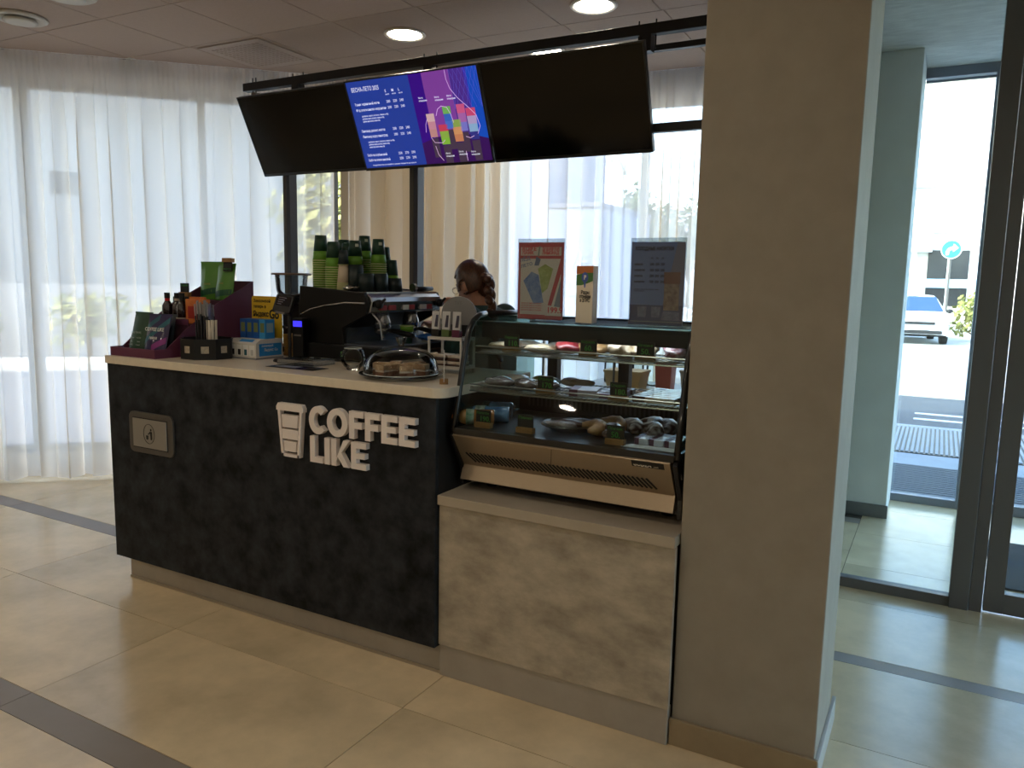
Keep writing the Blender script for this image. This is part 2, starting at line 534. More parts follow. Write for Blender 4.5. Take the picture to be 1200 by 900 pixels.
# ------------------------------------------------------------------ curtains
m_sheer = sheer('sheer cloth', (248, 238, 220), 0.31, 0.68)
def curtain(name, label, pts, seed, dense_start=False):
    rnd = random.Random(seed)
    P = [Vector((*p, 0)) for p in pts]
    L = [0]
    for a, b in zip(P[:-1], P[1:]): L.append(L[-1] + (b - a).length)
    tot = L[-1]
    def at(s):
        s = max(0, min(tot - 1e-6, s))
        for i in range(len(P) - 1):
            if s <= L[i + 1]:
                t = (s - L[i]) / (L[i + 1] - L[i]); return P[i].lerp(P[i + 1], t)
    def frame(s):
        a, b = at(s - 0.12), at(s + 0.12)
        d = (b - a).normalized()
        c = (at(s - 0.1) + at(s) + at(s + 0.1)) / 3
        return c, d, Vector((-d.y, d.x, 0))
    step = 0.009
    n = int(tot / step)
    ph, phs, lam = 0.0, [], 0.16
    nxt = 0
    amps = []
    amp = 0.03
    for i in range(n + 1):
        s = i * step
        if s >= nxt:
            lam = rnd.uniform(0.09, 0.28); amp = rnd.uniform(0.010, 0.045); nxt = s + lam
            if dense_start and 2.3 < s < 3.5: lam *= 0.55; amp = rnd.uniform(0.035, 0.06)
        ph += 2 * PI * step / lam
        phs.append(ph); amps.append(amp)
    for _ in range(2):
        amps = [sum(amps[max(0, i - 6):i + 7]) / len(amps[max(0, i - 6):i + 7]) for i in range(len(amps))]
    zs = [0.025, 0.3, 0.7, 1.1, 1.5, 1.9, 2.3, 2.6, 2.78, 2.87, 2.91, 2.925, 2.975, 2.985]
    vs, fs = [], []
    for j, z in enumerate(zs):
        open_ = min(1.0, (2.985 - z) / 0.5)
        for i in range(n + 1):
            s = i * step
            c, d, nn = frame(s)
            p = phs[i] + 0.25 * math.sin(s * 2.3 + z * 0.9)
            a = amps[i] * (0.35 + 0.65 * open_) * (1.0 + 0.25 * (1 - z / 3))
            off = a * math.sin(p) + 0.010 * open_ * math.sin(p * 2.37 + z)
            tan = 0.60 * a * open_ * math.sin(2 * p + 0.6)
            top = 1 - open_
            off += top * 0.007 * math.sin(s * 2 * PI / 0.034)
            zz = z + (0.012 * math.sin(p * 0.5) if j == 0 else 0)
            q = c + d * tan + nn * off
            vs.append((q.x, q.y, zz))
    for j in range(len(zs) - 1):
        for i in range(n):
            a = j * (n + 1) + i
            fs.append((a, a + 1, a + n + 2, a + n + 1))
    root = thing(name, label, 'curtain', (P[0].x, P[0].y, 0))
    cut = (len(zs) - 4) * n
    g = G(); g.add(vs, fs[:(len(zs) - 4) * n]); obj('sheer_panel', g, m_sheer, root, smooth=True)
    g = G(); g.add(vs, fs[(len(zs) - 4) * n:]); obj('gathered_heading', g, m_sheer, root, smooth=True)
    g = G()
    g.tube([(at(t * tot / 40).x, at(t * tot / 40).y, 2.992) for t in range(41)], 0.007, 6)
    obj('curtain_track', g, m_white, root)
    return root
curtain('sheer_curtain', 'long white sheer curtain across the left window, bunched at its left end',
        [(-8.3, 0.42), (-5.94, 2.82), (-4.05, 4.62)], 3, True)
curtain('sheer_curtain', 'long cream sheer curtain behind the menu screens and the coffee machine',
        [(-4.06, 4.625), (-3.72, 4.76), (-2.85, 5.08), (-1.94, 5.43), (-1.5, 5.47), (-0.95, 5.47)], 11)

# ------------------------------------------------------------------ ceiling fixtures
m_lens = mat('lamp lens', (255, 240, 214), 0.4, emit=LAMP)
m_ring = mat('lamp ring', (222, 216, 206), 0.4)
def downlight(loc, label, group=None):
    t = thing('downlight', label, 'ceiling light', (loc[0], loc[1], 2.988), group=group)
    obj('rim', G().lathe([(0.105, 0.0), (0.125, 0.0), (0.130, -0.006), (0.122, -0.014), (0.105, -0.010), (0.098, 0.0)], 40), m_ring, t, local=True, smooth=True)
    obj('lens', G().lathe([(0.104, -0.006), (0.06, -0.009), (0.0, -0.010)], 40), m_lens, t, local=True, smooth=True)
    return t
d0 = downlight((-3.0, 4.0), 'round lit downlight in the ceiling above the left half of the lit menu screen')
def dl(loc, label, group=None): 
    return dup(d0, (loc[0], loc[1], 2.988), 0, label, group)
dl((-1.77, 4.04), 'round lit downlight cut by the top edge of the photo, above the right screen')
dl((-2.37, 4.65), 'round lit downlight half hidden behind the black screen rail')
for x in (-6.6, -3.9, -1.5, 0.9):
    for y in (-3.5, -1.1, 1.1):
        if (x == -6.6 or x == 0.9) and y > 0.5: continue
        dl((x, y), 'round lit downlight in the seating side of the hall ceiling', 'downlights over the hall')
dl((1.4, 5.1), 'added round downlight, out of view, brightening the vestibule', 'added vestibule downlights')  # added lamp out of view, lifts the light on column and vestibule ceiling

m_vent = mat('vent plastic', (196, 192, 184), 0.5)
def round_vent(loc, label):
    t = thing('air_vent', label, 'air vent', (loc[0], loc[1], 2.988))
    obj('flange', G().lathe([(0.10, 0.0), (0.142, 0.0), (0.147, -0.01), (0.125, -0.022), (0.105, -0.012)], 36), m_vent, t, local=True, smooth=True)
    obj('throat', G().lathe([(0.112, -0.004), (0.0, -0.004)], 36), mat('vent dark', (60, 56, 52), 0.9), t, local=True)
    obj('valve_disc', G().lathe([(0.0, -0.020), (0.085, -0.020), (0.092, -0.028), (0.07, -0.036), (0.0, -0.040)], 36), m_vent, t, local=True, smooth=True)
    return t
round_vent((-4.88, 2.77), 'round white air vent in the ceiling above the left curtain')
round_vent((-4.24, 2.66), 'round white air vent cut off by the top edge, right of another vent')
t = thing('air_grille', 'square perforated air grille set flush in a ceiling tile beside the screen rail', 'air grille', (-4.165, 3.925, 2.986), CA)
obj('plate', G().box(-0.27, 0.27, -0.27, 0.27, -0.006, 0.0), mat('grille plate', (170, 153, 141), 0.7), t, local=True)
g = G()
for i in range(12):
    for j in range(12):
        g.box(-0.2 + i * 0.036 - 0.008, -0.2 + i * 0.036 + 0.008, -0.2 + j * 0.036 - 0.008, -0.2 + j * 0.036 + 0.008, -0.0085, -0.006)
o = obj('perforations', g, mat('grille holes', (158, 142, 131), 0.8), t, local=True); o['kind'] = 'stuff'

# ------------------------------------------------------------------ counter
m_blk = mat('black stucco panel', (9, 11, 14), 0.6, col2=(50, 54, 60), scale=11, detail=8, bump=0.05, spec=0.2)
m_blk_side = mat('black board', (10, 10, 11), 0.6)
m_top = mat('cream worktop', (222, 210, 190), 0.28, var=0.04, scale=30, coat=0.2)
m_conc = mat('concrete laminate', (146, 135, 120), 0.55, col2=(196, 184, 164), scale=8, detail=13, stretch=(0.8, 1, 1.4))
m_conc_l = mat('pale concrete slab', (178, 166, 148), 0.42, var=0.06, scale=9, detail=7)
m_plinth = mat('grey plinth', (168, 160, 148), 0.45, var=0.08, scale=7, detail=8)
m_steel = mat('brushed steel', (190, 182, 172), 0.32, metal=0.9)
m_dark = mat('dark plastic', (14, 14, 15), 0.45)
XL, XM, XR_ = -3.485, -1.575, -0.672
YF = 2.29
t = thing('coffee_counter', 'long black stucco-fronted service counter with a grey plinth', 'counter', (-2.5, 2.7, 0))
obj('front_panel', G().box(XL, XM, YF, YF + 0.02, 0.118, 1.076), m_blk, t, bevel=0.002)
obj('side_panel', G().box(XL, XL + 0.02, YF + 0.02, 3.72, 0.118, 1.076), m_blk, t)
obj('side_panel', G().box(XM - 0.02, XM, YF + 0.02, 2.95, 0.118, 1.076), m_blk_side, t)
obj('plinth', G().box(-3.44, XM, 2.335, 2.95, 0.0, 0.118), m_plinth, t)
obj('plinth_trim', G().box(-3.44, XM, 2.329, 2.335, 0.0, 0.012), m_steel, t)
obj('plinth', G().box(-3.44, -2.30, 2.95, 3.68, 0.0, 0.118), m_plinth, t)
obj('carcass', G().prism([(XL + 0.02, YF + 0.02), (XM - 0.02, YF + 0.02), (XM - 0.02, 2.93), (-2.25, 2.93), (-2.25, 3.70), (XL + 0.02, 3.70)], 0.118, 1.074), m_dark, t)
# litter flap
hat = G()
def rrect(x0, x1, z0, z1, r, n=5):
    out = []
    for cx, cz, a0 in ((x1 - r, z0 + r, -90), (x1 - r, z1 - r, 0), (x0 + r, z1 - r, 90), (x0 + r, z0 + r, 180)):
        for k in range(n + 1):
            a = math.radians(a0 + 90 * k / n); out.append((cx + r * math.cos(a), cz + r * math.sin(a)))
    return out
hatch = obj('waste_hatch', G().prism(rrect(-3.322, -3.012, 0.668, 0.862, 0.03), YF - 0.012, YF, 'y'), mat('hatch frame', (96, 92, 88), 0.45, metal=0.5), t, bevel=0.002, label='grey metal waste hatch frame')
obj('hatch_rebate', G().box(-3.293, -3.047, YF - 0.0128, YF - 0.012, 0.692, 0.836), m_black, hatch)
obj('flap', G().box(-3.289, -3.051, YF - 0.017, YF - 0.0128, 0.697, 0.832), mat('hatch flap', (158, 154, 148), 0.38, metal=0.6), hatch, bevel=0.0015)
g = G()
ring = [(-3.172 + 0.038 * math.cos(a), 0.765 + 0.046 * math.sin(a)) for a in [2 * PI * k / 32 for k in range(32)]]
g.tube([(p[0], YF - 0.0175, p[1]) for p in ring + [ring[0], ring[1]]], 0.0012, 5)
g.ell((-3.158, YF - 0.0175, 0.785), (0.006, 0.0012, 0.006), 10, 6)
g.prism([(-3.165, 0.778), (-3.150, 0.776), (-3.150, 0.745), (-3.153, 0.738), (-3.161, 0.738), (-3.162, 0.758)], YF - 0.0182, YF - 0.017, 'y')
g.prism([(-3.166, 0.775), (-3.180, 0.764), (-3.178, 0.761), (-3.164, 0.768)], YF - 0.0182, YF - 0.017, 'y')
g.prism([(-3.193, 0.757), (-3.177, 0.757), (-3.179, 0.738), (-3.191, 0.738)], YF - 0.0182, YF - 0.017, 'y')
obj('litter_symbol', g, mat('engraved black', (30, 29, 28), 0.6), hatch)
# worktop with rounded corner
poly = [(XL - 0.0, YF - 0.012)]
cx, cy, r = -1.575 + 0.0, YF - 0.012 + 0.09, 0.09
poly += [(-1.60 + 0.06 * math.sin(a) , YF - 0.012 + 0.06 - 0.06 * math.cos(a)) for a in [PI / 2 * k / 6 for k in range(7)]]
poly += [(-1.54, 2.96), (-2.24, 2.96), (-2.24, 3.73), (XL, 3.73)]
wt = tag(obj('worktop', G().prism(poly, 1.076, 1.113), m_top, bevel=0.002), 'cream stone worktop with rounded corner along the black counter', 'worktop')
# letters
m_let = mat('sign letters', (238, 228, 224), 0.5)
m_let_side = mat('sign letter sides', (150, 138, 132), 0.6)
t = thing('counter_sign', 'raised off-white COFFEE LIKE letters and cup emblem on the black counter front', 'sign', (-2.0, YF, 0.77))
def letter(ch, x0, x1, z0, z1):
    """heavy sans letters cut from polygons; x0..x1, z0..z1"""
    g = G(); wd, h = x1 - x0, z1 - z0
    st = h * 0.235
    D = (YF - 0.022, YF)
    def pl(pts): g.prism([(x0 + px, z0 + pz) for px, pz in pts], D[0], D[1], 'y')
    def rc(a, b, c, d): pl([(a, c), (b, c), (b, d), (a, d)])
    if ch == 'L': pl([(0, 0), (wd, 0), (wd, st * .92), (st, st * .92), (st, h), (0, h)])
    elif ch == 'I': rc(0, wd, 0, h)
    elif ch == 'F':
        pl([(0, 0), (st, 0), (st, h * .38), (wd * .9, h * .38), (wd * .9, h * .60), (st, h * .60), (st, h - st * .92), (wd, h - st * .92), (wd, h), (0, h)])
    elif ch == 'E':
        pl([(0, 0), (wd, 0), (wd, st * .92), (st, st * .92), (st, h * .40), (wd * .92, h * .40), (wd * .92, h * .60), (st, h * .60), (st, h - st * .92), (wd, h - st * .92), (wd, h), (0, h)])
    elif ch == 'K':
        rc(0, st, 0, h)
        pl([(st, h * .30), (wd * .42, h * .62), (wd * .70, h), (wd, h), (wd * .60, h * .56), (wd, 0), (wd * .70, 0), (wd * .40, h * .36), (st, h * .10)][:5] + [(wd * .36, h * .50)] if False else [(st, h * .28), (wd * .68, h), (wd, h), (wd * .56, h * .53), (wd, 0), (wd * .68, 0), (wd * .36, h * .36), (st, h * .20)])
    elif ch in 'CO':
        n = 40
        a0, a1 = (0, 2 * PI) if ch == 'O' else (math.radians(42), math.radians(318))
        ro, ri = (wd / 2, h / 2), (wd / 2 - st, h / 2 - st * .95)
        if ch == 'C': ro = (wd * .54, h / 2); ri = (wd * .54 - st, h / 2 - st * .95)
        cx, cz = (wd / 2 if ch == 'O' else wd * .54), h / 2
        for k in range(n):
            b, c = a0 + (a1 - a0) * k / n, a0 + (a1 - a0) * (k + 1) / n
            pl([(cx + ri[0] * math.cos(b), cz + ri[1] * math.sin(b)), (cx + ro[0] * math.cos(b), cz + ro[1] * math.sin(b)),
                (cx + ro[0] * math.cos(c), cz + ro[1] * math.sin(c)), (cx + ri[0] * math.cos(c), cz + ri[1] * math.sin(c))])
    obj('letter', g, m_let, t)
zr = lambda x: 0.0
x = -2.172
for ch, wd in (('C', 0.086), ('O', 0.104), ('F', 0.070), ('F', 0.070), ('E', 0.074), ('E', 0.074)):
    h = 0.108
    letter(ch, x, x + wd, 0.886 if ch not in 'CO' else 0.884, 0.994 if ch not in 'CO' else 0.997)
    x += wd + 0.0085
x = -2.168
for ch, wd in (('L', 0.066), ('I', 0.026), ('K', 0.090), ('E', 0.074)):
    letter(ch, x, x + wd, 0.768, 0.874); x += wd + 0.010
cup = G()
def cp(pts): cup.prism(pts, YF - 0.022, YF, 'y')
cp([(-2.350, 0.962), (-2.203, 0.962), (-2.203, 0.977), (-2.212, 0.992), (-2.341, 0.992), (-2.350, 0.977)])
L0, L1, B0, B1 = -2.343, -2.210, -2.325, -2.228
zt_, zb_ = 0.962, 0.772
cp([(L0, zt_), (L0 + .012, zt_), (B0 + .012, zb_), (B0, zb_)]); cp([(L1 - .012, zt_), (L1, zt_), (B1, zb_), (B1 - .012, zb_)])
cp([(B0, zb_), (B1, zb_), (B1 + .001, zb_ + .012), (B0 - .001, zb_ + .012)])
def band(za, zc, ins=.02):
    fa, fc = (zt_ - za) / (zt_ - zb_), (zt_ - zc) / (zt_ - zb_)
    cp([(L0 + (B0 - L0) * fa + ins, za), (L1 + (B1 - L1) * fa - ins, za), (L1 + (B1 - L1) * fc - ins, zc), (L0 + (B0 - L0) * fc + ins, zc)])
band(0.795, 0.838); band(0.846, 0.886, .014); band(0.894, 0.945)
obj('cup_emblem', cup, m_let, t)

# lower grey base for the display case
t = thing('display_plinth_unit', 'low concrete-look counter unit under the glass display case', 'counter', (-1.12, 2.65, 0))
obj('front_panel', G().box(XM + 0.003, XR_, 2.312, 2.332, 0.128, 0.676), m_conc, t, bevel=0.0015)
obj('plinth', G().box(XM + 0.003, XR_ - 0.004, 2.322, 2.36, 0, 0.125), m_plinth, t, bevel=0.0015)
obj('carcass', G().box(XM + 0.003, XR_, 2.36, 3.0, 0.0, 0.676), m_dark, t)
obj('top_slab', G().box(XM + 0.003, XR_, 2.298, 3.02, 0.677, 0.714), m_conc_l, t, bevel=0.002)

# ------------------------------------------------------------------ pastry display case
CX0, CX1 = -1.553, -0.690
t = case = thing('pastry_display_case', 'refrigerated glass display case with black frame and slotted steel front', 'display case', (-1.12, 2.7, 0.714))
m_cblk = mat('case black', (12, 12, 14), 0.3, coat=0.3)
m_wire = mat('chrome wire', (170, 170, 170), 0.3, metal=0.9)
m_cglass = glassy('case glass', (226, 238, 236), 0.06)
YB = 3.0
PROF = [(2.362, 0.945), (2.385, 1.04), (2.415, 1.16), (2.442, 1.262), (2.462, 1.315), (2.49, 1.350), (2.53, 1.370), (2.58, 1.376)]
obj('base_tray', G().box(CX0 + 0.01, CX1 - 0.01, 2.47, YB, 0.735, 0.76), m_cblk, case)
for x in (CX0 + 0.08, CX1 - 0.08):
    for y in (2.53, YB - 0.08):
        obj('foot', G().lathe([(0.022, 0.0), (0.024, 0.004), (0.016, 0.012), (0.016, 0.022)], 14, (x, y, 0.714)), m_cblk, case)
steel = obj('front_cladding', G().prism([(2.345, 0.935), (2.362, 0.944), (2.9, 0.944), (2.9, 0.76), (2.405, 0.757), (2.425, 0.812)], CX0 + 0.012, CX1 - 0.025, 'x'), mat('case steel', (178, 160, 136), 0.34, metal=0.75, var=0.04, scale=60, stretch=(1, 20, 20)), case, bevel=0.0015)
def fy(z): return 2.345 + (0.935 - z) * (0.080 / 0.123)
me = G()
mm = Matrix.Identity(4)
slot = G().prism([(-0.0033, -0.027), (0.0033, -0.027), (0.0033, 0.027), (-0.0033, 0.027)], -0.0015, 0.0015, 'y').mesh('slot', m_black)
for i in range(44):
    x = CX0 + 0.062 + i * 0.0163
    z = 0.848
    o = bpy.data.objects.new('slot', slot); C.objects.link(o); o.parent = steel
    o.location = Vector((x, fy(z) - 0.0006, z)) - wloc(case)
    o.rotation_euler = (Matrix.Rotation(math.atan2(0.080, 0.123), 3, 'X') @ Matrix.Rotation(math.radians(-35), 3, 'Y')).to_euler()
obj('cladding_seam', G().add([(-1.135, fy(.93) - .0008, .93), (-1.133, fy(.93) - .0008, .93), (-1.155, fy(.86) - .0008, .86), (-1.157, fy(.86) - .0008, .86)], [(0, 1, 2, 3)]), m_black, steel)
obj('maker_plate', G().add([(-0.845, fy(.932) - .001, .932), (-0.735, fy(.932) - .001, .932), (-0.735, fy(.910) - .001, .910), (-0.845, fy(.910) - .001, .910)], [(3, 2, 1, 0)]), m_black, steel)
MR = Matrix.Translation((0, 0, 0))
text('GODZA', 0.0185, (-0.840, fy(.915) - 0.003, 0.9135), mats=mat('plate letters', (196, 186, 172), 0.5), parent=steel, bold=0.0005, width=0.062)
text('.com', 0.009, (-0.772, fy(.915) - 0.003, 0.9135), mats=MATS['plate letters'], parent=steel)
# side cheeks and frames
for sx, xa, xb in (('l', CX0, CX0 + 0.016), ('r', CX1 - 0.016, CX1)):
    cheek = obj('side_cheek', G().prism([(2.362, 0.945), (2.345, 0.93), (2.42, 0.80), (2.42, 0.735), (YB, 0.735), (YB, 0.965), (2.37, 0.965)], xa, xb, 'x'), m_cblk, case, bevel=0.002)
    path = [(0.5 * (xa + xb), y, z) for y, z in PROF]
    g = G(); g.tube(path, 0.0115, 8); g.tube([(0.5 * (xa + xb), 2.58, 1.376), (0.5 * (xa + xb), YB, 1.370)], 0.0115, 8)
    obj('side_frame', g, m_cblk, case, smooth=True)
    gp = [(y + 0.004, z) for y, z in PROF] + [(YB, 1.36), (YB, 0.965)]
    obj('side_glass', G().prism(gp, 0.5 * (xa + xb) - 0.002, 0.5 * (xa + xb) + 0.002, 'x'), glassy('case side glass', (200, 214, 210), 0.06), case)
    if sx == 'r':
        obj('screw_cap', G().lathe([(0.011, 0), (0.011, 0.003), (0.0, 0.004)], 14, M=Matrix.Translation((CX1, 2.40, 0.885)) @ Matrix.Rotation(PI / 2, 4, 'Y')), m_alu, cheek)
g = G()
for (a, b), (c, d) in zip(PROF[:-3], PROF[1:-2]):
    g.quad((CX0 + 0.016, a, b), (CX1 - 0.016, a, b), (CX1 - 0.016, c, d), (CX0 + 0.016, c, d))
obj('front_glass', g, m_cglass, case, smooth=True)
obj('lower_rail', G().box(CX0 + 0.014, CX1 - 0.014, 2.352, 2.385, 0.938, 0.962), m_cblk, case, bevel=0.002)
obj('top_glass', G().box(CX0 + 0.018, CX1 - 0.018, 2.475, 2.93, 1.350, 1.356), m_cglass, case)
obj('lamp_housing', G().box(CX0 + 0.018, CX1 - 0.018, 2.545, 2.605, 1.306, 1.348), m_cblk, case, bevel=0.003)
obj('unseen_lamp_tube', G().box(CX0 + 0.1, CX1 - 0.1, 2.548, 2.562, 1.3005, 1.3055), mat('unseen case lamp', (235, 244, 255), 0.4, emit=6.0), case)  # unseen glowing tube, added strength brightens the goods on the shelves
obj('lamp_hiding_lip', G().box(CX0 + 0.018, CX1 - 0.018, 2.538, 2.545, 1.288, 1.346), m_cblk, case)  # lip added to keep the glowing tube out of sight
obj('rear_rail', G().box(CX0 + 0.018, CX1 - 0.018, 2.93, 2.99, 1.325, 1.36), m_cblk, case)
for x in (-1.40, -1.085):
    obj('rear_upright', G().box(x - 0.022, x + 0.022, 2.885, 2.925, 0.965, 1.325), m_cblk, case)
    obj('shelf_upright', G().tube([(x - 0.035, 2.87, 0.965), (x - 0.035, 2.87, 1.30)], 0.005), m_wire, case)
obj('deck', G().box(CX0 + 0.016, CX1 - 0.016, 2.385, 2.96, 0.944, 0.962), mat('case deck', (70, 70, 72), 0.35, metal=0.6), case)
obj('rear_duct', G().box(CX0 + 0.016, CX1 - 0.016, 2.86, 2.96, 0.962, 1.035), m_cblk, case)
SH = ((1.235, 2.485), (1.095, 2.445))
for z, yf in SH:
    g = G()
    for k in range(44):
        x = CX0 + 0.035 + k * (CX1 - CX0 - 0.07) / 43
        g.tube([(x, yf, z), (x, 2.86, z)], 0.0015, 5)
    for y in (yf, yf + 0.13, yf + 0.27, 2.86):
        g.tube([(CX0 + 0.025, y, z - 0.003), (CX1 - 0.025, y, z - 0.003)], 0.003, 6)
    g.tube([(CX0 + 0.025, yf, z + 0.022), (CX1 - 0.025, yf, z + 0.022)], 0.003, 6)
    o = obj('wire_shelf', g, m_wire, case)
    obj('shelf_edge_strip', G().box(CX0 + 0.03, CX1 - 0.03, yf - 0.004, yf - 0.001, z - 0.004, z + 0.014), glassy('clear strip', (214, 214, 206), 0.12), o)
g = G()
for k in range(40): g.box(CX0 + 0.06 + k * 0.0195, CX0 + 0.06 + k * 0.0195 + 0.008, 2.8585, 2.86, 0.985, 1.02)
obj('duct_louvres', g, mat('duct slots', (62, 62, 66), 0.5), case)

# ------------------------------------------------------------------ goods in the case
m_wood = mat('tag wood', (150, 112, 66), 0.6, var=0.12, scale=30, stretch=(1, 6, 6))
m_card = mat('black price card', (14, 18, 16), 0.55)
m_chalk = mat('green chalk', (66, 140, 60), 0.7)
def price_tag(loc, txt1, txt2, label, s=1.0, rz=0.0):
    t = thing('price_tag', label, 'price tag', loc, rz)
    obj('wooden_base', G().box(-0.034 * s, 0.034 * s, -0.012 * s, 0.012 * s, 0, 0.021 * s), m_wood, t, local=True, bevel=0.0015)
    cd = obj('card', G().box(-0.031 * s, 0.031 * s, -0.002, 0.002, 0.012 * s, 0.066 * s), m_card, t, local=True)
    g = G()
    if txt1: text(txt1, 0.0135 * s, (-0.028 * s, -0.0026, 0.051 * s), g=g, width=0.052 * s)
    if txt2: text(txt2, 0.027 * s, (-0.016 * s, -0.0026, 0.025 * s), g=g, bold=0.0004)
    if g.v: obj('chalk_writing', g, m_chalk, cd, local=True)
    return t
Z1, Z2, ZD = 1.2395, 1.0995, 0.962
ZT1, ZT2 = 1.2345, 1.0945
price_tag((-1.385, 2.505, Z1), 'Пирожок', '110.', 'black price card on the upper wire shelf, leftmost, beside the wrapped flatbreads')
price_tag((-1.075, 2.505, Z1), 'Коржик', '60.', 'black price card in the middle of the upper wire shelf before the golden biscuits')
price_tag((-0.866, 2.505, Z1), 'Печенье', '50.', 'black price card at the right of the upper wire shelf beside the berry pack')
price_tag((-1.222, 2.468, Z2), 'Ролл', '170.', 'black price card on the lower wire shelf, in front of the film-wrapped rolls')
price_tag((-0.943, 2.468, Z2), 'Сэндвич', '180.', 'black price card on the lower wire shelf, in front of the long white bars')
price_tag((-1.448, 2.415, ZD), 'Напиток', '190.', 'black price card on the case floor in front of the lying bottles')
price_tag((-1.272, 2.415, ZD), 'Панини', '', 'black price card on the case floor left of the glass bowl of rolls')
price_tag((-0.925, 2.408, ZD), 'Пончик', '50.', 'black price card on the case floor before the striped croissants')

def lumpy(name, r, mats, seed, amp=0.15, ex=1.0, n=20, q=12, fr=3.0):
    g = G(); g.ell((0, 0, r[2]), r, n, q, ex=ex)
    rd = random.Random(seed); o = Vector((rd.random() * 30, rd.random() * 30, 0))
    for i, v in enumerate(g.v):
        d = Vector((v.x / r[0], v.y / r[1], (v.z - r[2]) / r[2]))
        k = mnoise.noise(d * fr * 0.6 + o) * amp
        g.v[i] = Vector((v.x * (1 + k), v.y * (1 + k), max(0, v.z * (1 + k * 0.8))))
    return g
m_wrap = mat('cream paper wrap', (196, 176, 146), 0.5, col2=(120, 92, 66), scale=22, detail=5, coat=0.4)
m_pastry = mat('baked crust', (150, 104, 60), 0.55, col2=(206, 168, 118), scale=24, detail=5, coat=0.3)
m_red = mat('dark red wrapper', (112, 26, 34), 0.35, col2=(160, 60, 60), scale=14, coat=0.5)
m_choc = mat('chocolate glaze', (46, 26, 20), 0.35, col2=(88, 56, 44), scale=18, coat=0.4)
m_film = mat('cling film roll', (150, 140, 140), 0.25, col2=(70, 56, 50), scale=26, detail=6, coat=0.8)
m_pale = mat('pale filling', (216, 208, 196), 0.4, col2=(170, 140, 112), scale=26, coat=0.6)
m_yel = mat('yellow herb bread', (178, 160, 88), 0.5, col2=(120, 128, 60), scale=30, coat=0.3)
def good(name, label, cat, loc, r, m, seed, rz=0.0, amp=0.15, ex=1.0, group=None):
    g = lumpy(name, r, m, seed, amp, ex)
    o = obj(name, g, m, smooth=True)
    o.location = loc; o.rotation_euler = (0, 0, rz)
    return tag(o, label, cat, group)
rr = random.Random(5)
# upper shelf
FL = 'cream wrapped flatbread lying on the upper wire shelf, left of the card reading 60'
for i, (x, y) in enumerate(((-1.47, 2.60), (-1.44, 2.72), (-1.31, 2.60), (-1.28, 2.73))):
    good('wrapped_flatbread', FL, 'pastry', (x, y, ZT1 + 0.002), (0.066, 0.055, 0.017), (m_wrap, m_pale)[i % 2], 20 + i, rr.uniform(-.5, .5), group='flatbreads on the upper shelf')
good('wrapped_bun', 'dark red wrapped bun on the upper wire shelf left of the card reading 60', 'pastry', (-1.20, 2.62, ZT1 + 0.002), (0.052, 0.06, 0.028), m_red, 31, 0.4)
for i, (x, y) in enumerate(((-1.11, 2.63), (-1.13, 2.75))):
    good('round_biscuit', 'golden biscuit in crinkled wrap behind the card reading 60', 'pastry', (x, y, ZT1 + 0.002), (0.06, 0.055, 0.028), m_pastry, 34 + i, 0.2, group='biscuits behind the card reading 60')
for i, (x, y) in enumerate(((-0.985, 2.60), (-0.945, 2.73), (-0.915, 2.62))):
    good('crinkled_cookie_pack', 'crinkled cookie pack on the upper shelf, between the cards reading 60 and 50', 'pastry', (x, y, ZT1 + 0.002), (0.05, 0.055, 0.030), (m_wrap, m_pastry, m_wrap)[i], 40 + i, 0.3 * i, 0.3, group='cookie packs between the two cards')
good('berry_pack', 'clear pack of red and purple berries at the right end of the upper shelf', 'pastry', (-0.775, 2.62, ZT1 + 0.002), (0.062, 0.07, 0.036), mat('berry mix', (140, 60, 66), 0.25, col2=(196, 190, 196), scale=40, detail=3, coat=0.8), 47, 0.1, 0.35)
# lower shelf
SL = 'film-wrapped sandwich roll on the left half of the lower wire shelf'
for i, (x, y) in enumerate(((-1.47, 2.57), (-1.46, 2.68), (-1.36, 2.58), (-1.34, 2.70), (-1.29, 2.60))):
    good('wrapped_roll', SL, 'pastry', (x, y, ZT2 + 0.002), (0.06, 0.045, 0.020), (m_film, m_pale, m_film, m_yel, m_film)[i], 50 + i, rr.uniform(-.4, .4), 0.2, group='rolls on the lower shelf')
good('herb_roll', 'long pale roll with green herbs at the back of the lower shelf', 'pastry', (-1.22, 2.74, ZT2 + 0.002), (0.07, 0.03, 0.018), m_pale, 57, 0.1, 0.15)
m_pur = mat('purple carton', (96, 62, 84), 0.4)
m_lil = mat('pale lilac carton', (166, 160, 172), 0.35)
def bar_pack(loc, d, rz, m, label, group=None, m2=None, band=True):
    t = thing('chocolate_bar', label, 'chocolate bar', loc, rz, group)
    obj('wrapper', G().box(-d[0] / 2, d[0] / 2, -d[1] / 2, d[1] / 2, 0, d[2]), m, t, local=True, bevel=0.0025)
    if m2: obj('band', G().box(-d[0] / 2 - .0006, -d[0] / 2 + d[0] * .3, -d[1] / 2 - .0006, d[1] / 2 + .0006, -0.0 + .0004, d[2] + .0006), m2, t, local=True)
    return t
bar_pack((-1.105, 2.56, ZT2 + 0.002), (0.10, 0.12, 0.026), 0.25, m_lil, 'flat lilac and purple carton behind the lamp glare on the lower shelf', m2=m_pur)
for k in range(4):
    bar_pack((-1.015 + 0.0 * k, 2.53 + 0.055 * k, ZT2 + 0.002), (0.09, 0.04, 0.018), 0.05, m_choc if k % 2 else m_pur, 'slim dark bar laid flat left of the card reading 180', 'slim bars left of the card reading 180', m_lil)
for k in range(6):
    bar_pack((-0.835, 2.535 + 0.044 * k, ZT2 + 0.002), (0.15, 0.036, 0.020), 0.0, m_pale, 'long white bar lying in a row right of the card reading 180', 'white bars right of the card reading 180', m_choc)
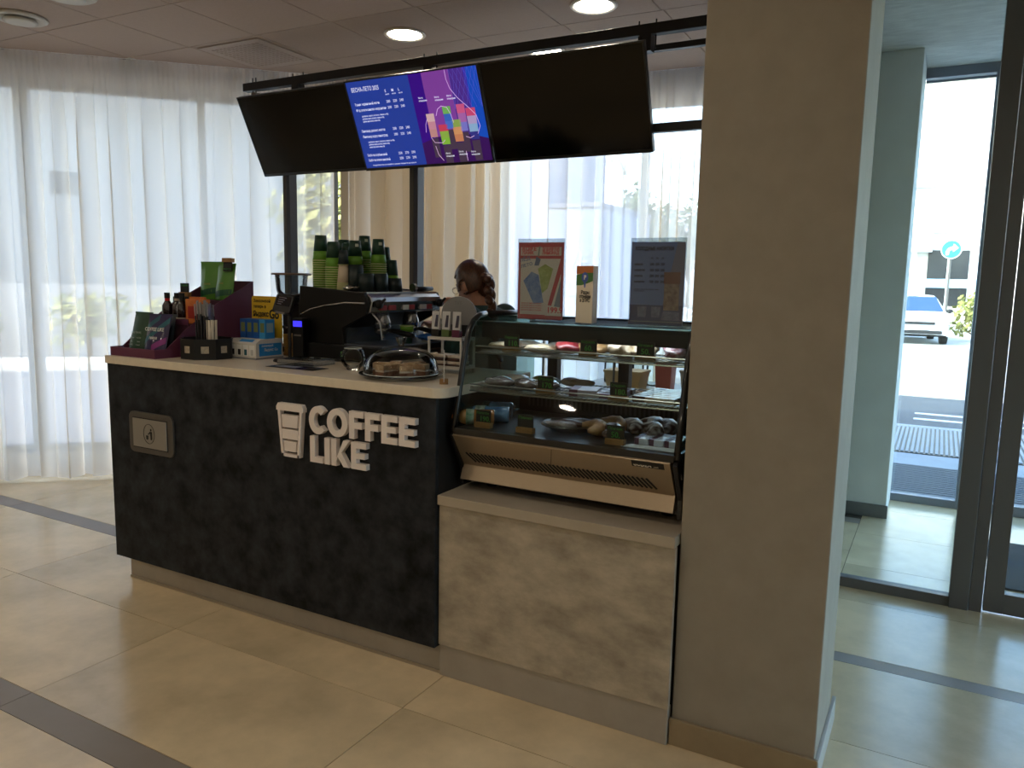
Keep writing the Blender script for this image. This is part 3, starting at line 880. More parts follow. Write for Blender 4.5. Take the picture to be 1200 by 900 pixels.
good('brown_truffle', 'brown truffle at the right end of the lower shelf', 'pastry', (-0.742, 2.60, ZT2 + 0.002), (0.022, 0.03, 0.02), m_choc, 61)
# floor of the case
def bottle_lying(loc, rz, m_liq, label, L=0.2, r=0.031, cap=(30, 60, 110)):
    t = thing('drink_bottle', label, 'bottle', loc, rz)
    R = Matrix.Translation((0, 0, r)) @ Matrix.Rotation(PI / 2, 4, 'X')
    obj('bottle_body', G().lathe([(0.0, 0.0), (r * .9, 0.0), (r, 0.006), (r, L * .3), (r * .93, L * .36), (r, L * .42), (r, L * .64), (r * .75, L * .78), (r * .42, L * .9), (r * .4, L * .95)], 20, M=R), m_liq, t, local=True, smooth=True)
    obj('label_band', G().lathe([(r * 1.01, L * .44), (r * 1.01, L * .62)], 20, M=R), mat('bottle label ' + str(cap), (206, 210, 196), 0.5, col2=(60, 120, 96), scale=30), t, local=True, smooth=True)
    obj('cap', G().lathe([(r * .46, L * .94), (r * .46, L), (0, L)], 16, M=R), mat('bottle cap ' + str(cap), cap, 0.5), t, local=True)
    return t
m_water = mat('blue water bottle', (110, 160, 205), 0.15, coat=0.8, col2=(60, 104, 150), scale=20)
m_juice = mat('amber juice', (168, 112, 58), 0.2, coat=0.7)
bottle_lying((-1.42, 2.56, ZD), math.radians(-70), m_water, 'clear blue water bottle lying at the left of the case floor', 0.21)
bottle_lying((-1.46, 2.66, ZD), math.radians(-78), m_water, 'second clear blue water bottle lying further back in the case', 0.21)
bottle_lying((-1.44, 2.48, ZD), math.radians(-62), m_juice, 'amber juice bottle with green label lying behind a price card', 0.17, 0.03, (196, 160, 96))
t = thing('glass_dish', 'oval glass dish of dark filled rolls on the case floor', 'dish', (-1.16, 2.56, ZD))
obj('dish_bowl', G().lathe([(0.0, 0.002), (0.07, 0.002), (0.10, 0.03), (0.103, 0.03), (0.074, 0.0), (0.0, 0.0)], 28), glassy('dish glass', (220, 232, 240), 0.25), t, local=True, smooth=True)
for i, (x, y) in enumerate(((-1.19, 2.52), (-1.17, 2.565), (-1.15, 2.61))):
    good('dark_roll', 'dark filled roll lying in the glass dish', 'pastry', (x, y, ZD + 0.006), (0.07, 0.02, 0.016), m_choc if i % 2 else m_film, 70 + i, 0.1, 0.1, group='rolls in the glass dish')
def croissant(loc, rz, m, label, group, s=1.0):
    g = G(); pts, rs = [], []
    for k in range(11):
        a = math.radians(-80 + 16 * k)
        pts.append((0.06 * s * math.cos(a) - 0.03 * s, 0.06 * s * math.sin(a), 0.028 * s)); rs.append(s * (0.008 + 0.021 * math.sin(PI * k / 10)) * (1.0 + 0.08 * (k % 2)))
    g.tube(pts, rs, 10)
    zmin = min(v.z for v in g.v)
    for v in g.v: v.z -= zmin
    o = obj('croissant', g, m, smooth=True); o.location = loc; o.rotation_euler = (0, 0, rz)
    return tag(o, label, 'pastry', group)
m_str = mat('striped glaze', (66, 40, 34), 0.35, col2=(216, 210, 208), scale=60, detail=0, stretch=(0.2, 1, 1), coat=0.4)
for i, (x, y, rz) in enumerate(((-1.055, 2.50, 0.6), (-1.02, 2.60, 0.9), (-0.985, 2.47, 0.5))):
    croissant((x, y, ZD), rz, m_pastry if i < 2 else m_choc, 'plain brown croissant on the case floor beside the glass dish', 'plain croissants')
for i, (x, y, rz) in enumerate(((-0.955, 2.60, 0.8), (-0.90, 2.68, 0.6), (-0.87, 2.57, 0.7), (-0.845, 2.66, 0.7))):
    croissant((x, y, ZD), rz, m_str, 'croissant striped with white glaze on the case floor', 'striped croissants')
m_box = mat('glossy white box', (196, 204, 222), 0.2)
tis = tag(obj('paper_tissue', G().add([(-0.90, 2.395, ZD + .002), (-0.72, 2.395, ZD + .002), (-0.715, 2.44, ZD + .004), (-0.88, 2.44, ZD + .003)], [(0, 1, 2, 3)]).box(-0.90, -0.715, 2.395, 2.43, ZD + .0005, ZD + .0015), mat('white tissue', (222, 232, 240), 0.7)), 'white paper tissue at the front right of the case floor', 'tissue')
for i in range(3):
    for j in range(3):
        bar_pack((-0.845 + 0.052 * i, 2.462 + 0.042 * j, ZD + 0.0025), (0.048, 0.038, 0.022), 0.0, m_box, 'small glossy white chocolate box in the cluster at the right of the case floor', 'chocolate boxes in the case', m_pur)

# ------------------------------------------------------------------ menu screens on their frame
YT, TILT = 3.72, math.radians(23)
fr = thing('screen_frame', 'black steel frame of posts and rails carrying the menu screens', 'frame', (-2.6, YT + 0.28, 0))
obj('top_rail', G().box(-4.24, -0.93, YT + 0.13, YT + 0.18, 2.735, 2.787), m_black, fr, bevel=0.003)
obj('rear_rail', G().box(-4.20, -0.93, YT + 0.26, YT + 0.30, 2.69, 2.72), m_black, fr, bevel=0.003)
obj('rail_bracket', G().box(-4.16, -4.12, YT + 0.13, YT + 0.30, 2.69, 2.72), mat('grey bracket', (120, 116, 110), 0.5, metal=0.3), fr)
obj('lower_rail', G().box(-2.72, -0.93, YT + 0.24, YT + 0.28, 2.28, 2.325), m_black, fr, bevel=0.003)
for x in (-4.055, -2.965):
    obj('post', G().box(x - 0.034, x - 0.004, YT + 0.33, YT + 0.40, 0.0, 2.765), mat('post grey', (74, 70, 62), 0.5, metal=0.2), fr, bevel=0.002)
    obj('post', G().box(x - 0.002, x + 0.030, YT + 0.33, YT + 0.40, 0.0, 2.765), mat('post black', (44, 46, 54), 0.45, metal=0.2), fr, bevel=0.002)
for x in (-3.76, -2.72, -1.40):
    cl = obj('clamp', G().box(x - 0.03, x + 0.03, YT + 0.125, YT + 0.185, 2.655, 2.735), m_black, fr)
    for dx in (-0.045, 0.045):
        obj('clamp_bolt', G().tube([(x + dx, YT + 0.155, 2.67), (x + dx, YT + 0.155, 2.81)], 0.004), m_black, cl)
for x in (-4.17, -4.14):
    obj('hanger_rod', G().tube([(x, YT + 0.155, 2.70), (x, YT + 0.155, 2.82)], 0.004), m_black, fr)
m_scr = mat('dark screen', (4, 4, 5), 0.12, spec=0.3)
m_bez = mat('screen bezel', (10, 10, 11), 0.35)
WT, HT = 0.935, 0.535
def tv(x0, w, label, dy=0.0, lit=False, rx=TILT, h=HT, zt=2.668):
    t = thing('menu_screen', label, 'screen', (x0 + w / 2, YT + dy, zt), rx=rx)
    obj('housing', G().box(-w / 2, w / 2, 0.002, 0.03, -h, 0).box(-w * .3, w * .3, 0.03, 0.055, -h * .8, -h * .3), m_bez, t, local=True, bevel=0.003)
    obj('bezel', G().box(-w / 2, w / 2, -0.006, 0.002, -h, -h + 0.016).box(-w / 2, w / 2, -0.006, 0.002, -0.008, 0).box(-w / 2, -w / 2 + 0.008, -0.006, 0.002, -h + .016, -0.008).box(w / 2 - 0.008, w / 2, -0.006, 0.002, -h + .016, -0.008), m_bez, t, local=True)
    obj('wall_mount', G().box(-0.10, 0.10, 0.055, 0.09, -0.30, -0.05), m_black, t, local=True)
    if not lit:
        obj('display', G().box(-w / 2 + .008, w / 2 - .008, -0.003, 0.0015, -h + .016, -.008), m_scr, t, local=True)
    else:
        screen(t, w, h)
    return t
def em(name, col, e=0.62): return mat(name, col, 0.3, emit=e * 0.22, spec=0.2)
def screen(t, w, h):
    x0, x1, z0, z1 = -w / 2 + .008, w / 2 - .008, -h + .016, -.008
    W, Hh = x1 - x0, z1 - z0
    X = lambda u: x0 + u * W
    Z = lambda v: z1 - v * Hh
    dsp = obj('display', G().box(X(0), X(.5), -0.003, 0.0015, Z(1), Z(0)), em('screen blue', (42, 70, 176)), t, local=True)
    def poly(n, pts, m, lay):
        y = -0.003 - 0.0004 * lay
        return obj(n, G().prism([(X(u), Z(v)) for u, v in pts], y - 0.0003, y, 'y'), m, dsp, local=True)
    obj('display', G().box(X(.5), X(1), -0.003, 0.0015, Z(1), Z(0)), em('screen violet', (62, 14, 150)), t, local=True)
    poly('picture_panel', [(.60, 1), (.60, 0), (.80, 0), (.80, 1)], em('screen mauve', (140, 72, 178)), 1)
    poly('picture_panel', [(.80, 1), (.80, 0), (.92, 0), (.92, 1)], em('screen plum', (86, 52, 160)), 1)
    poly('picture_panel', [(.92, 1), (.90, 0), (1, 0), (1, 1)], em('screen azure', (24, 86, 214)), 1)
    poly('picture_floor', [(.50, .76), (.62, .70), (.88, .70), (1, .76), (1, 1), (.50, 1)], em('screen deep violet', (70, 26, 112), 0.5), 2)
    g = G()
    for k in range(7):
        for sgn in (1, -1):
            a = (.80 + .034 * k, 0.0); b = (a[0] + sgn * .09, .42)
            pts = [(max(.80, min(.997, p[0])), p[1]) for p in (a, b)]
            g.tube([(X(pts[0][0]), -0.0042, Z(pts[0][1])), (X(pts[1][0]), -0.0042, Z(pts[1][1]))], 0.0007, 4)
    obj('lattice_pattern', g, em('screen lattice', (104, 104, 216)), dsp, local=True)
    def drink(u, v0, v1, wu, cols):
        n = len(cols)
        for i, c in enumerate(cols):
            a, b = v0 + (v1 - v0) * i / n, v0 + (v1 - v0) * (i + 1) / n
            k0, k1 = 1.0 - .12 * i / n, 1.0 - .12 * (i + 1) / n
            poly('drink_picture', [(u - wu * k1, b), (u - wu * k0, a), (u + wu * k0, a), (u + wu * k1, b)], em('drink %d %d %d' % c, c, 0.66), 4)
        poly('drink_picture', [(u - wu * .8, v1 + .23), (u - wu * .85, v1 + .012), (u + wu * .85, v1 + .012), (u + wu * .8, v1 + .23)], em('drink reflection', (88, 70, 96), 0.5), 3)
    drink(.605, .44, .70, .030, [(226, 190, 196), (214, 150, 172), (206, 150, 150)])
    drink(.735, .38, .62, .030, [(120, 190, 100), (64, 110, 210), (80, 120, 220)])
    drink(.685, .57, .79, .034, [(214, 70, 100), (150, 190, 80), (140, 200, 70)])
    drink(.838, .37, .66, .030, [(220, 96, 150), (180, 110, 190), (130, 130, 220)])
    drink(.788, .53, .77, .034, [(150, 180, 90), (222, 160, 110), (214, 140, 100)])
    drink(.905, .42, .76, .034, [(216, 80, 130), (190, 170, 220), (150, 190, 232), (60, 60, 150)])
    g = G()
    def curve(pts): g.tube([(X(u), -0.0052, Z(v)) for u, v in pts], 0.0016, 4)
    curve([(.775, 0.0), (.775, .10), (.79, .2), (.83, .3), (.87, .37), (.90, .42), (.94, .5), (.955, .62), (.93, .70)])
    curve([(.55, .64), (.56, .55), (.58, .49)]); curve([(.58, .70), (.60, .76), (.66, .77), (.68, .74)])
    curve([(.65, .47), (.67, .40), (.70, .37), (.74, .39), (.76, .47), (.77, .56)]); curve([(.84, .72), (.87, .74), (.90, .72)])
    curve([(.60, .80), (.61, .90), (.64, .97)]); curve([(.82, .88), (.82, .99)])
    obj('light_ribbon', g, em('screen white pink', (232, 196, 240), 0.75), dsp, local=True)
    m_tx = em('screen lettering', (226, 230, 244), 0.75)
    g = G()
    def T(s, u, v, sz, wd=None): text(s, sz, (X(u), -0.0048, Z(v)), g=g, depth=0.0004, width=wd, bold=sz * 0.012)
    T('ВЕСНА-ЛЕТО 2025', .035, .115, .034, .205)
    for u in (.285, .33, .375):
        pass
    for u, s in ((.30, 'S'), (.352, 'M'), (.405, 'L')):
        T(s, u, .155, .022); T('мл', u, .185, .012, .026)
    rows = [(.27, 'Тоник черничный мохи', ('200', '220', '240'), .185), (.335, 'Фэд апельсиново-марципан', ('200', '220', '240'), .225),
            (.575, 'Лимонад дюшес-матча', ('200', '220', '240'), .18), (.64, 'Лимонад юдзу-виноград', ('200', '220', '240'), .19),
            (.86, 'Бабл-ти клубничный', ('250', '270', '290'), .15), (.92, 'Бабл-ти апельсиновый', ('250', '270', '290'), .165)]
    for v, s, pr, wd in rows:
        T(s, .035, v, .021, wd)
        for u, p_ in zip((.295, .348, .40), pr): T(p_, u, v, .021, .028)
    for v in (.40, .43, .46): T('добавки: сироп, молоко, пенка и лёд', .07, v, .013, .20 - (v - .4) * 1.2)
    for v in (.70, .73, .76): T('добавки: сироп, молоко, пенка и лёд', .07, v, .013, .20 - (v - .7) * 1.4)
    T('подробности уточняйте у наших бариста на кассе', .06, .975, .011, .33)
    for u, v in ((.545, .30), (.665, .31), (.755, .31), (.665, .93), (.765, .92), (.855, .93)):
        T('Матча', u, v - .03, .013, .03); T('мандарин', u, v, .013, .055)
    obj('menu_lettering', g, m_tx, dsp, local=True)
tv(-4.19, 0.985, 'black switched-off menu screen at the left end of the row', 0.034, rx=math.radians(26), zt=2.672)
tv(-3.24, WT, 'lit menu screen with blue price list and purple drinks picture', 0.0, True)
tv(-2.295, WT, 'black switched-off menu screen at the right end beside the pillar', 0.0)

# ------------------------------------------------------------------ street outside
m_asph = mat('asphalt', (92, 94, 98), 0.95, var=0.1, scale=3)
m_pave = mat('paving', (176, 170, 160), 0.9, var=0.06, scale=2)
ground = struct('ground', G().box(-160, 160, -60, 260, -0.6, -0.14), m_asph)
pv = G().prism([(-9.3, 0.3), (-4.4, 5.15), (-4.9, 6.2), (-10.4, 0.8)], -0.14, -0.06)
struct('pavement_left', pv, m_pave)
struct('street', G().box(-60, 60, 13.4, 41, -0.14, -0.132), mat('street paled as sunlit', (196, 194, 188), 0.9, var=0.04, scale=1))  # lighter ground added: pale colour stands in for strong sunlight
struct('pavement_far', G().prism([(-19, 1.5), (-8.2, 12.3), (-9.1, 13.2), (-20, 2.4)], -0.14, -0.03), mat('sunlit kerb', (214, 210, 200), 0.9))
struct('pavement_right', G().box(-3.2, 6.0, 6.2, 9.8, -0.14, -0.025), mat('entrance paving', (168, 170, 174), 0.9, var=0.05, scale=3))
# entrance mats and grating
def ribbed(name, label, cat, x0, x1, y0, y1, z, n, m, along='x', m2=None):
    t = thing(name, label, cat, ((x0 + x1) / 2, (y0 + y1) / 2, z))
    obj('tray', G().box(x0, x1, y0, y1, z, z + 0.006), m2 or m_black, t)
    for k in range(n):
        if along == 'x':
            y = y0 + (y1 - y0) * (k + 0.5) / n; h = (y1 - y0) / n * 0.3
            me = G().box(x0 + .01, x1 - .01, y - h, y + h, z + .006, z + .018)
        else:
            x = x0 + (x1 - x0) * (k + 0.5) / n; h = (x1 - x0) / n * 0.28
            me = G().box(x - h, x + h, y0 + .01, y1 - .01, z + .006, z + .018)
        obj('bar', me, m, t)
    return t
ribbed('entrance_mat', 'ribbed grey entrance mat outside the vestibule glass', 'mat', -0.62, 1.6, 6.36, 7.45, -0.024, 17, mat('mat rib', (104, 108, 116), 0.8))
ribbed('floor_grating', 'steel floor grating on the pavement beyond the entrance mat', 'grating', -0.9, 2.4, 8.05, 9.6, -0.024, 80, mat('grate bar', (150, 154, 160), 0.6, metal=0.3), 'y')
tag(obj('doormat', G().box(0.34, 1.6, 4.5, 5.35, 0.001, 0.013), mat('doormat', (52, 52, 54), 0.95, var=0.2, scale=60), bevel=0.004), 'dark grey doormat on the vestibule floor behind the glass door', 'doormat')
for i, (x, y, w_, l_) in enumerate(((-0.2, 11.0, 1.4, 0.12), (-0.2, 11.5, 1.4, 0.12))):
    o = tag(obj('road_marking', G().box(x, x + w_, y, y + l_, -0.139, -0.135), mat('road paint', (214, 216, 216), 0.8)), ('white painted road line nearer the entrance grating', 'white painted road line further from the entrance grating')[i], 'road marking')

struct('street_left', G().prism([(-20.2, 2.0), (-9.6, 1.4), (-5.0, 6.1), (-8.4, 12.4)], -0.14, -0.132), mat('paler asphalt', (104, 106, 112), 0.9, var=0.05, scale=1))  # slightly paler than the asphalt around it
m_leafg = [mat('leaf green', (112, 132, 60), 0.7, col2=(160, 170, 84), scale=3), mat('leaf yellow', (134, 138, 74), 0.7, col2=(168, 164, 96), scale=3), mat('leaf dark', (70, 86, 58), 0.7, col2=(110, 124, 84), scale=3)]
m_bark = mat('bark', (92, 74, 58), 0.9, var=0.2, scale=8)
def plant(name, label, cat, loc, rx, rz_, hgt, m, n, leaf, seed, trunk=0.0, group=None):
    rd = random.Random(seed)
    t = thing(name, label, cat, loc, group=group)
    g = G()
    lob = [(Vector((rd.uniform(-.55, .55) * rx, rd.uniform(-.55, .55) * rx, trunk + hgt * rd.uniform(.25, .8))), rd.uniform(.35, .6)) for _ in range(9)]
    for k in range(n):
        c, s_ = lob[k % len(lob)]
        d = Vector((rd.gauss(0, 1), rd.gauss(0, 1), rd.gauss(0, 1))).normalized() * (rd.random() ** 0.35)
        p = c + Vector((d.x * rx * s_, d.y * rx * s_, d.z * hgt * .5 * s_))
        a = Vector((rd.gauss(0, 1), rd.gauss(0, 1), rd.gauss(0, 1))).normalized(); b = a.orthogonal().normalized()
        e = a.cross(b)
        L = leaf * rd.uniform(.7, 1.3)
        g.add([p - b * L, p + e * L * .5, p + b * L, p - e * L * .5], [(0, 1, 2, 3)])
    f = obj('foliage', g, m, t, local=True); f['kind'] = 'stuff'
    st = G()
    st.tube([(0, 0, 0), (0.03 * rx, 0, trunk * .6 + hgt * .1), (0, 0.04 * rx, trunk + hgt * .4)], [0.05 * rx + .02, 0.04 * rx + .015, 0.02 * rx + .008], 8)
    for k in range(5):
        c, _ = lob[k]
        st.tube([(0, 0, trunk * .7 + hgt * .1), tuple(c * 0.6 + Vector((0, 0, (trunk * .7 + hgt * .1) * .4))), tuple(c)], [0.025 * rx + .008, 0.018 * rx + .006, 0.006], 6)
    obj('branches', st, m_bark, t, local=True)
    return t
# left: low wall, shrubs, long pale building
g = G(); seg(g, (-21.5, 2.6), (-9.2, 14.9), 0.25, -0.14, 1.28)
lw = tag(obj('low_wall', g, mat('low wall render', (150, 151, 152), 0.9, var=0.05, scale=2)), 'long low grey wall seen through the left curtain', 'wall')
for i, (x, y, r) in enumerate(((-13.9, 8.8, .62), (-12.8, 9.8, .62), (-15.4, 7.5, .5), (-11.4, 11.0, .55), (-17.0, 5.9, .55))):
    plant('shrub', ('pale leafy shrub left of centre before the low wall, behind the left curtain', 'pale leafy shrub nearest the purple display, behind the left curtain', 'small pale shrub at the left of the low wall', 'small pale shrub right of the two tall shrubs', 'pale shrub at the far left end of the low wall')[i], 'shrub', (x, y, -0.03), r, r, 1.25 - .12 * i, m_leafg[1], 420, 0.10, 90 + i, 0.05, 'shrubs before the low wall')
b = thing('pale_building', 'long pale building filling the left window behind the curtain', 'building', (-19, 11, -0.14))
A, B = (-27.0, -3.1), (-11.5, 23.25)
g = G(); seg(g, A, B, 6.0, -0.14, 10.5)
obj('wall', g, mat('pale render', (140, 140, 137), 0.9, var=0.03, scale=0.5), b)
dv = (Vector((*B, 0)) - Vector((*A, 0))).normalized(); nv = Vector((dv.y, -dv.x, 0))
def on_wall(s, z0, z1, w_, d=0.03):
    p = Vector((*A, 0)) + dv * s; q = p + dv * w_
    gg = G(); seg(gg, (p.x + nv.x * d, p.y + nv.y * d), (q.x + nv.x * d, q.y + nv.y * d), d * .9, z0, z1); return gg
m_win = mat('far window glass', (38, 41, 45), 0.25)
for s_ in (9.0, 9.33, 16.42, 16.75, 22.0, 22.33):
    wn_ = obj('window', on_wall(s_, 3.37, 3.88, 0.25), m_win, b)
    obj('window_bar', on_wall(s_ + .11, 3.37, 3.88, 0.03, 0.05), m_win, wn_)
plant('tree', 'yellow-green tree seen through the curtain left of the cup stacks', 'tree', (-9.0, 10.7, -0.14), 1.5, 1.5, 2.6, m_leafg[1], 1300, 0.13, 120, 1.0)
plant('tree', 'dark green tree behind the yellow-green one', 'tree', (-11.6, 15.0, -0.14), 1.5, 1.5, 2.8, m_leafg[0], 900, 0.15, 121, 1.6)

# right: blue-grey kiosk, far houses and trees
k = thing('kiosk', 'blue-grey kiosk with faint lettering behind the curtain right of the barista', 'kiosk', (-5.0, 12.5, -0.14))
m_kio = mat('kiosk blue grey', (112, 128, 158), 0.7, var=0.04, scale=1)
obj('tall_wall', G().box(-7.4, -5.99, 12.0, 14.5, -0.14, 4.6), m_kio, k)
obj('low_body', G().box(-5.99, -5.04, 12.0, 14.5, -0.14, 2.75), m_kio, k)
obj('roof_edge', G().box(-5.99, -5.01, 11.95, 14.5, 2.75, 2.82), mat('kiosk edge', (84, 96, 124), 0.7), k)
for i, s_ in enumerate(('УЕ', 'СО', 'ПИ')):
    text(s_, 0.36, (-5.62, 11.985, 1.72 - .42 * i), mats=mat('kiosk letters', (150, 164, 188), 0.7), parent=k, bold=0.006, depth=0.01)
def house(name, label, loc, w_, d_, h_, wins, m, rz=0.0, roofm=None):
    t = thing(name, label, 'building', loc, rz)
    obj('wall', G().box(-w_ / 2, w_ / 2, 0, d_, 0, h_), m, t, local=True)
    obj('roof', G().box(-w_ / 2 - .2, w_ / 2 + .2, -.25, d_ + .2, h_, h_ + .25), roofm or m_white, t, local=True)
    for (x, z, ww, hh) in wins:
        wn_ = obj('window', G().box(x - ww / 2, x + ww / 2, -0.05, 0.02, z, z + hh), m_win, t, local=True)
        obj('mullion', G().box(x - .03, x + .03, -0.07, -0.05, z, z + hh), m_white, wn_, local=True)
    return t
m_hw = mat('far white render', (226, 222, 212), 0.9)
m_hg = mat('far grey render', (150, 156, 166), 0.9)
house('town_house', 'far white house with windows above the blue-grey kiosk', (-19.6, 40, -0.14), 7, 6, 8.4, [(x, z, 1.0, 1.5) for z in (1.0, 4.6) for x in (-2.4, 0, 2.4)], m_hw, 0.3)
house('town_house', 'distant grey house left of the blue menu poster', (-23.0, 66, -0.14), 14, 8, 8.0, [(x, z, 1.2, 1.5) for z in (1.2, 4.6) for x in (-5, -2, 2, 5)], m_hg, 0.2)
plant('tree', 'distant bluish tree left of the blue menu poster', 'tree', (-18.2, 51, -0.14), 2.4, 2.6, 6.0, m_leafg[2], 700, 0.3, 130, 2.5)
plant('tree', 'distant bluish tree directly above the blue menu poster', 'tree', (-14.0, 48, -0.14), 2.2, 2.4, 5.0, m_leafg[2], 600, 0.3, 131, 2.0)

# entrance street: shop building, sign, cars, shrub
sb = house('shop_building', 'low white shop building across the street beyond the parked car', (1.0, 42, -0.14), 20, 6, 4.3, [(-3.9, 1.1, 1.5, 2.0), (-0.9, .9, 1.7, 2.6), (1.0, .9, 1.0, 2.6), (4.0, 1.1, 1.4, 2.2)], m_hw)
obj('canopy', G().box(-11, -1.6, -0.9, 0, 3.4, 4.3), mat('canopy white', (214, 214, 210), 0.8), sb, local=True)
obj('blue_fascia', G().box(-8, 1.2, -0.95, -0.85, 1.75, 2.15), mat('pale blue fascia', (150, 196, 222), 0.7), sb, local=True)
for x in (-5.0, -2.3): obj('canopy_post', G().box(x - .08, x + .08, -0.8, -0.65, 0, 3.4), m_white, sb, local=True)
tall = house('office_block', 'tall white block behind the low shop building', (1.5, 50, -0.14), 22, 6, 13, [], m_hw)
obj('blue_emblem', G().prism([(4.6, 7.0), (5.2, 7.0), (5.5, 7.7), (6.1, 7.9), (6.0, 8.7), (5.1, 9.0), (4.6, 8.3)], -0.12, -0.02, 'y'), mat('emblem blue', (120, 160, 205), 0.7), tall, local=True)
obj('roof_beam', G().box(-8, -2.2, -0.3, 0, 7.3, 7.5).box(-2.4, -2.2, -0.3, 0, 7.5, 8.4), m_hg, tall, local=True)
t = thing('road_sign', 'round turquoise road sign with white arrow on a thin post', 'road sign', (0.15, 34.5, -0.14))
obj('post', G().tube([(0, 0, 0), (0, 0, 3.6)], 0.04), m_alu, t, local=True)
Rs = Matrix.Translation((0, -0.06, 3.2)) @ Matrix.Rotation(PI / 2, 4, 'X')
obj('disc', G().lathe([(0, 0.0), (0.34, 0.0), (0.34, 0.02), (0, 0.02)], 28, M=Rs), mat('sign turquoise', (40, 170, 170), 0.5), t, local=True)
obj('rim', G().lathe([(0.33, 0.021), (0.36, 0.021), (0.36, 0.0), (0.33, 0.0)], 28, M=Rs, close=True), m_white, t, local=True)
obj('arrow', G().prism([(-.18, 2.98), (-.08, 2.98), (-.06, 3.14), (.06, 3.20), (.06, 3.10), (.24, 3.26), (.06, 3.42), (.06, 3.32), (-.1, 3.26), (-.18, 3.12)], -0.1, -0.085, 'y'), m_white, t, local=True)
plant('shrub', 'yellow-green street shrub right of the parked white car', 'shrub', (0.95, 28.5, -0.14), 0.75, 0.75, 1.6, m_leafg[1], 600, 0.10, 140, 0.1)

m_car = mat('white car paint', (226, 228, 228), 0.3, coat=0.6)
m_tyre = mat('tyre', (24, 24, 25), 0.9)
m_carglass = mat('car glass', (58, 84, 120), 0.08, coat=0.5)
m_carblk = mat('car black trim', (30, 31, 33), 0.5)
def car(loc, rz, label, paint, group=None):
    t = thing('parked_car', label, 'car', loc, rz, group)
    # front faces -Y; x across
    g = G()
    prof = [(-2.05, .30), (-2.10, .52), (-2.02, .72), (-1.85, .84), (-1.0, .96), (-0.35, 1.40), (0.1, 1.47), (0.9, 1.45), (1.55, 1.08), (2.05, 1.02), (2.12, .55), (2.05, .28)]
    secs = []
    for y, z in prof:
        wv = 0.86 if z < 1.0 else 0.86 - (z - 1.0) * 0.55
        if y < -1.9: wv *= 0.9
        secs.append((y, z, wv))
    vs = []
    for y, z, wv in secs: vs += [(-wv, y, z), (-wv * .55, y - (.08 if y < -1.8 else 0), z + .02), (wv * .55, y - (.08 if y < -1.8 else 0), z + .02), (wv, y, z)]
    n = len(secs)
    low = []
    for y, z, wv in secs: low.append((y, .28))
    fs = []
    for i in range(n - 1):
        for k in range(3): fs.append((i * 4 + k, i * 4 + k + 1, i * 4 + k + 5, i * 4 + k + 4))
    base = len(vs)
    for y, z, wv in secs: vs += [(-.84 if abs(y) < 2 else -.76, y, .26), (.84 if abs(y) < 2 else .76, y, .26)]
    for i in range(n - 1):
        fs.append((base + 2 * i, i * 4, i * 4 + 4, base + 2 * i + 2)); fs.append((i * 4 + 3, base + 2 * i + 1, base + 2 * i + 3, i * 4 + 7))
        fs.append((base + 2 * i + 1, base + 2 * i, base + 2 * i + 2, base + 2 * i + 3))
    g.add(vs, fs)
    obj('body', g, paint, t, local=True, auto=35)
    obj('windscreen', G().add([(-.78, -.99, .975), (.78, -.99, .975), (.62, -.37, 1.405), (-.62, -.37, 1.405)], [(0, 1, 2, 3)], Matrix.Translation((0, -.015, .02))), m_carglass, t, local=True)
    obj('grille', G().box(-.42, .42, -2.19, -2.13, .62, .70), m_carblk, t, local=True)
    obj('bumper_intake', G().box(-.62, .62, -2.2, -2.1, .34, .44), m_carblk, t, local=True)
    obj('number_plate', G().box(-.26, .26, -2.205, -2.18, .46, .57), m_white, t, local=True)
    for s_ in (-1, 1):
        obj('headlamp', G().prism([(s_ * .45, .66), (s_ * .80, .76), (s_ * .78, .66), (s_ * .5, .60)][::s_], -2.17, -1.9, 'y'), mat('headlamp', (176, 184, 190), 0.15), t, local=True)
        obj('side_mirror', G().ell((s_ * .98, -.75, 1.0), (.1, .05, .07), 10, 8), m_carblk, t, local=True)
        obj('side_window', G().add([(s_ * .845, -.75, 1.0), (s_ * .70, -.25, 1.37), (s_ * .70, .85, 1.40), (s_ * .835, 1.3, 1.08)], [(0, 1, 2, 3)]), m_carglass, t, local=True)
        for y in (-1.35, 1.32):
            wh = obj('wheel', G().lathe([(0, -.1), (.2, -.1), (.31, -.09), (.32, 0), (.31, .09), (.2, .1), (0, .1)], 20, M=Matrix.Translation((s_ * .78, y, .32)) @ Matrix.Rotation(PI / 2, 4, 'Y')), m_tyre, t, local=True)
            obj('hubcap', G().lathe([(0, .112), (.18, .112), (.19, .1)], 16, M=Matrix.Translation((s_ * .78, y, .32)) @ Matrix.Rotation(PI / 2 * s_, 4, 'Y')), m_alu, wh, local=True)
    obj('roof_badge', G().box(-.14, .14, -.3, -.28, 1.43, 1.45), m_carblk, t, local=True)
    return t
car((-0.85, 28.2, -0.14), math.radians(8), 'white parked car facing the entrance, seen through the vestibule glass', m_car)
car((-2.7, 34.0, -0.14), math.radians(80), 'blue car parked behind the white one', mat('blue car paint', (60, 96, 170), 0.3, coat=0.5))
car((-9.6, 26.0, -0.14), math.radians(95), 'white car on the road between the kiosk and the blue poster', m_car)

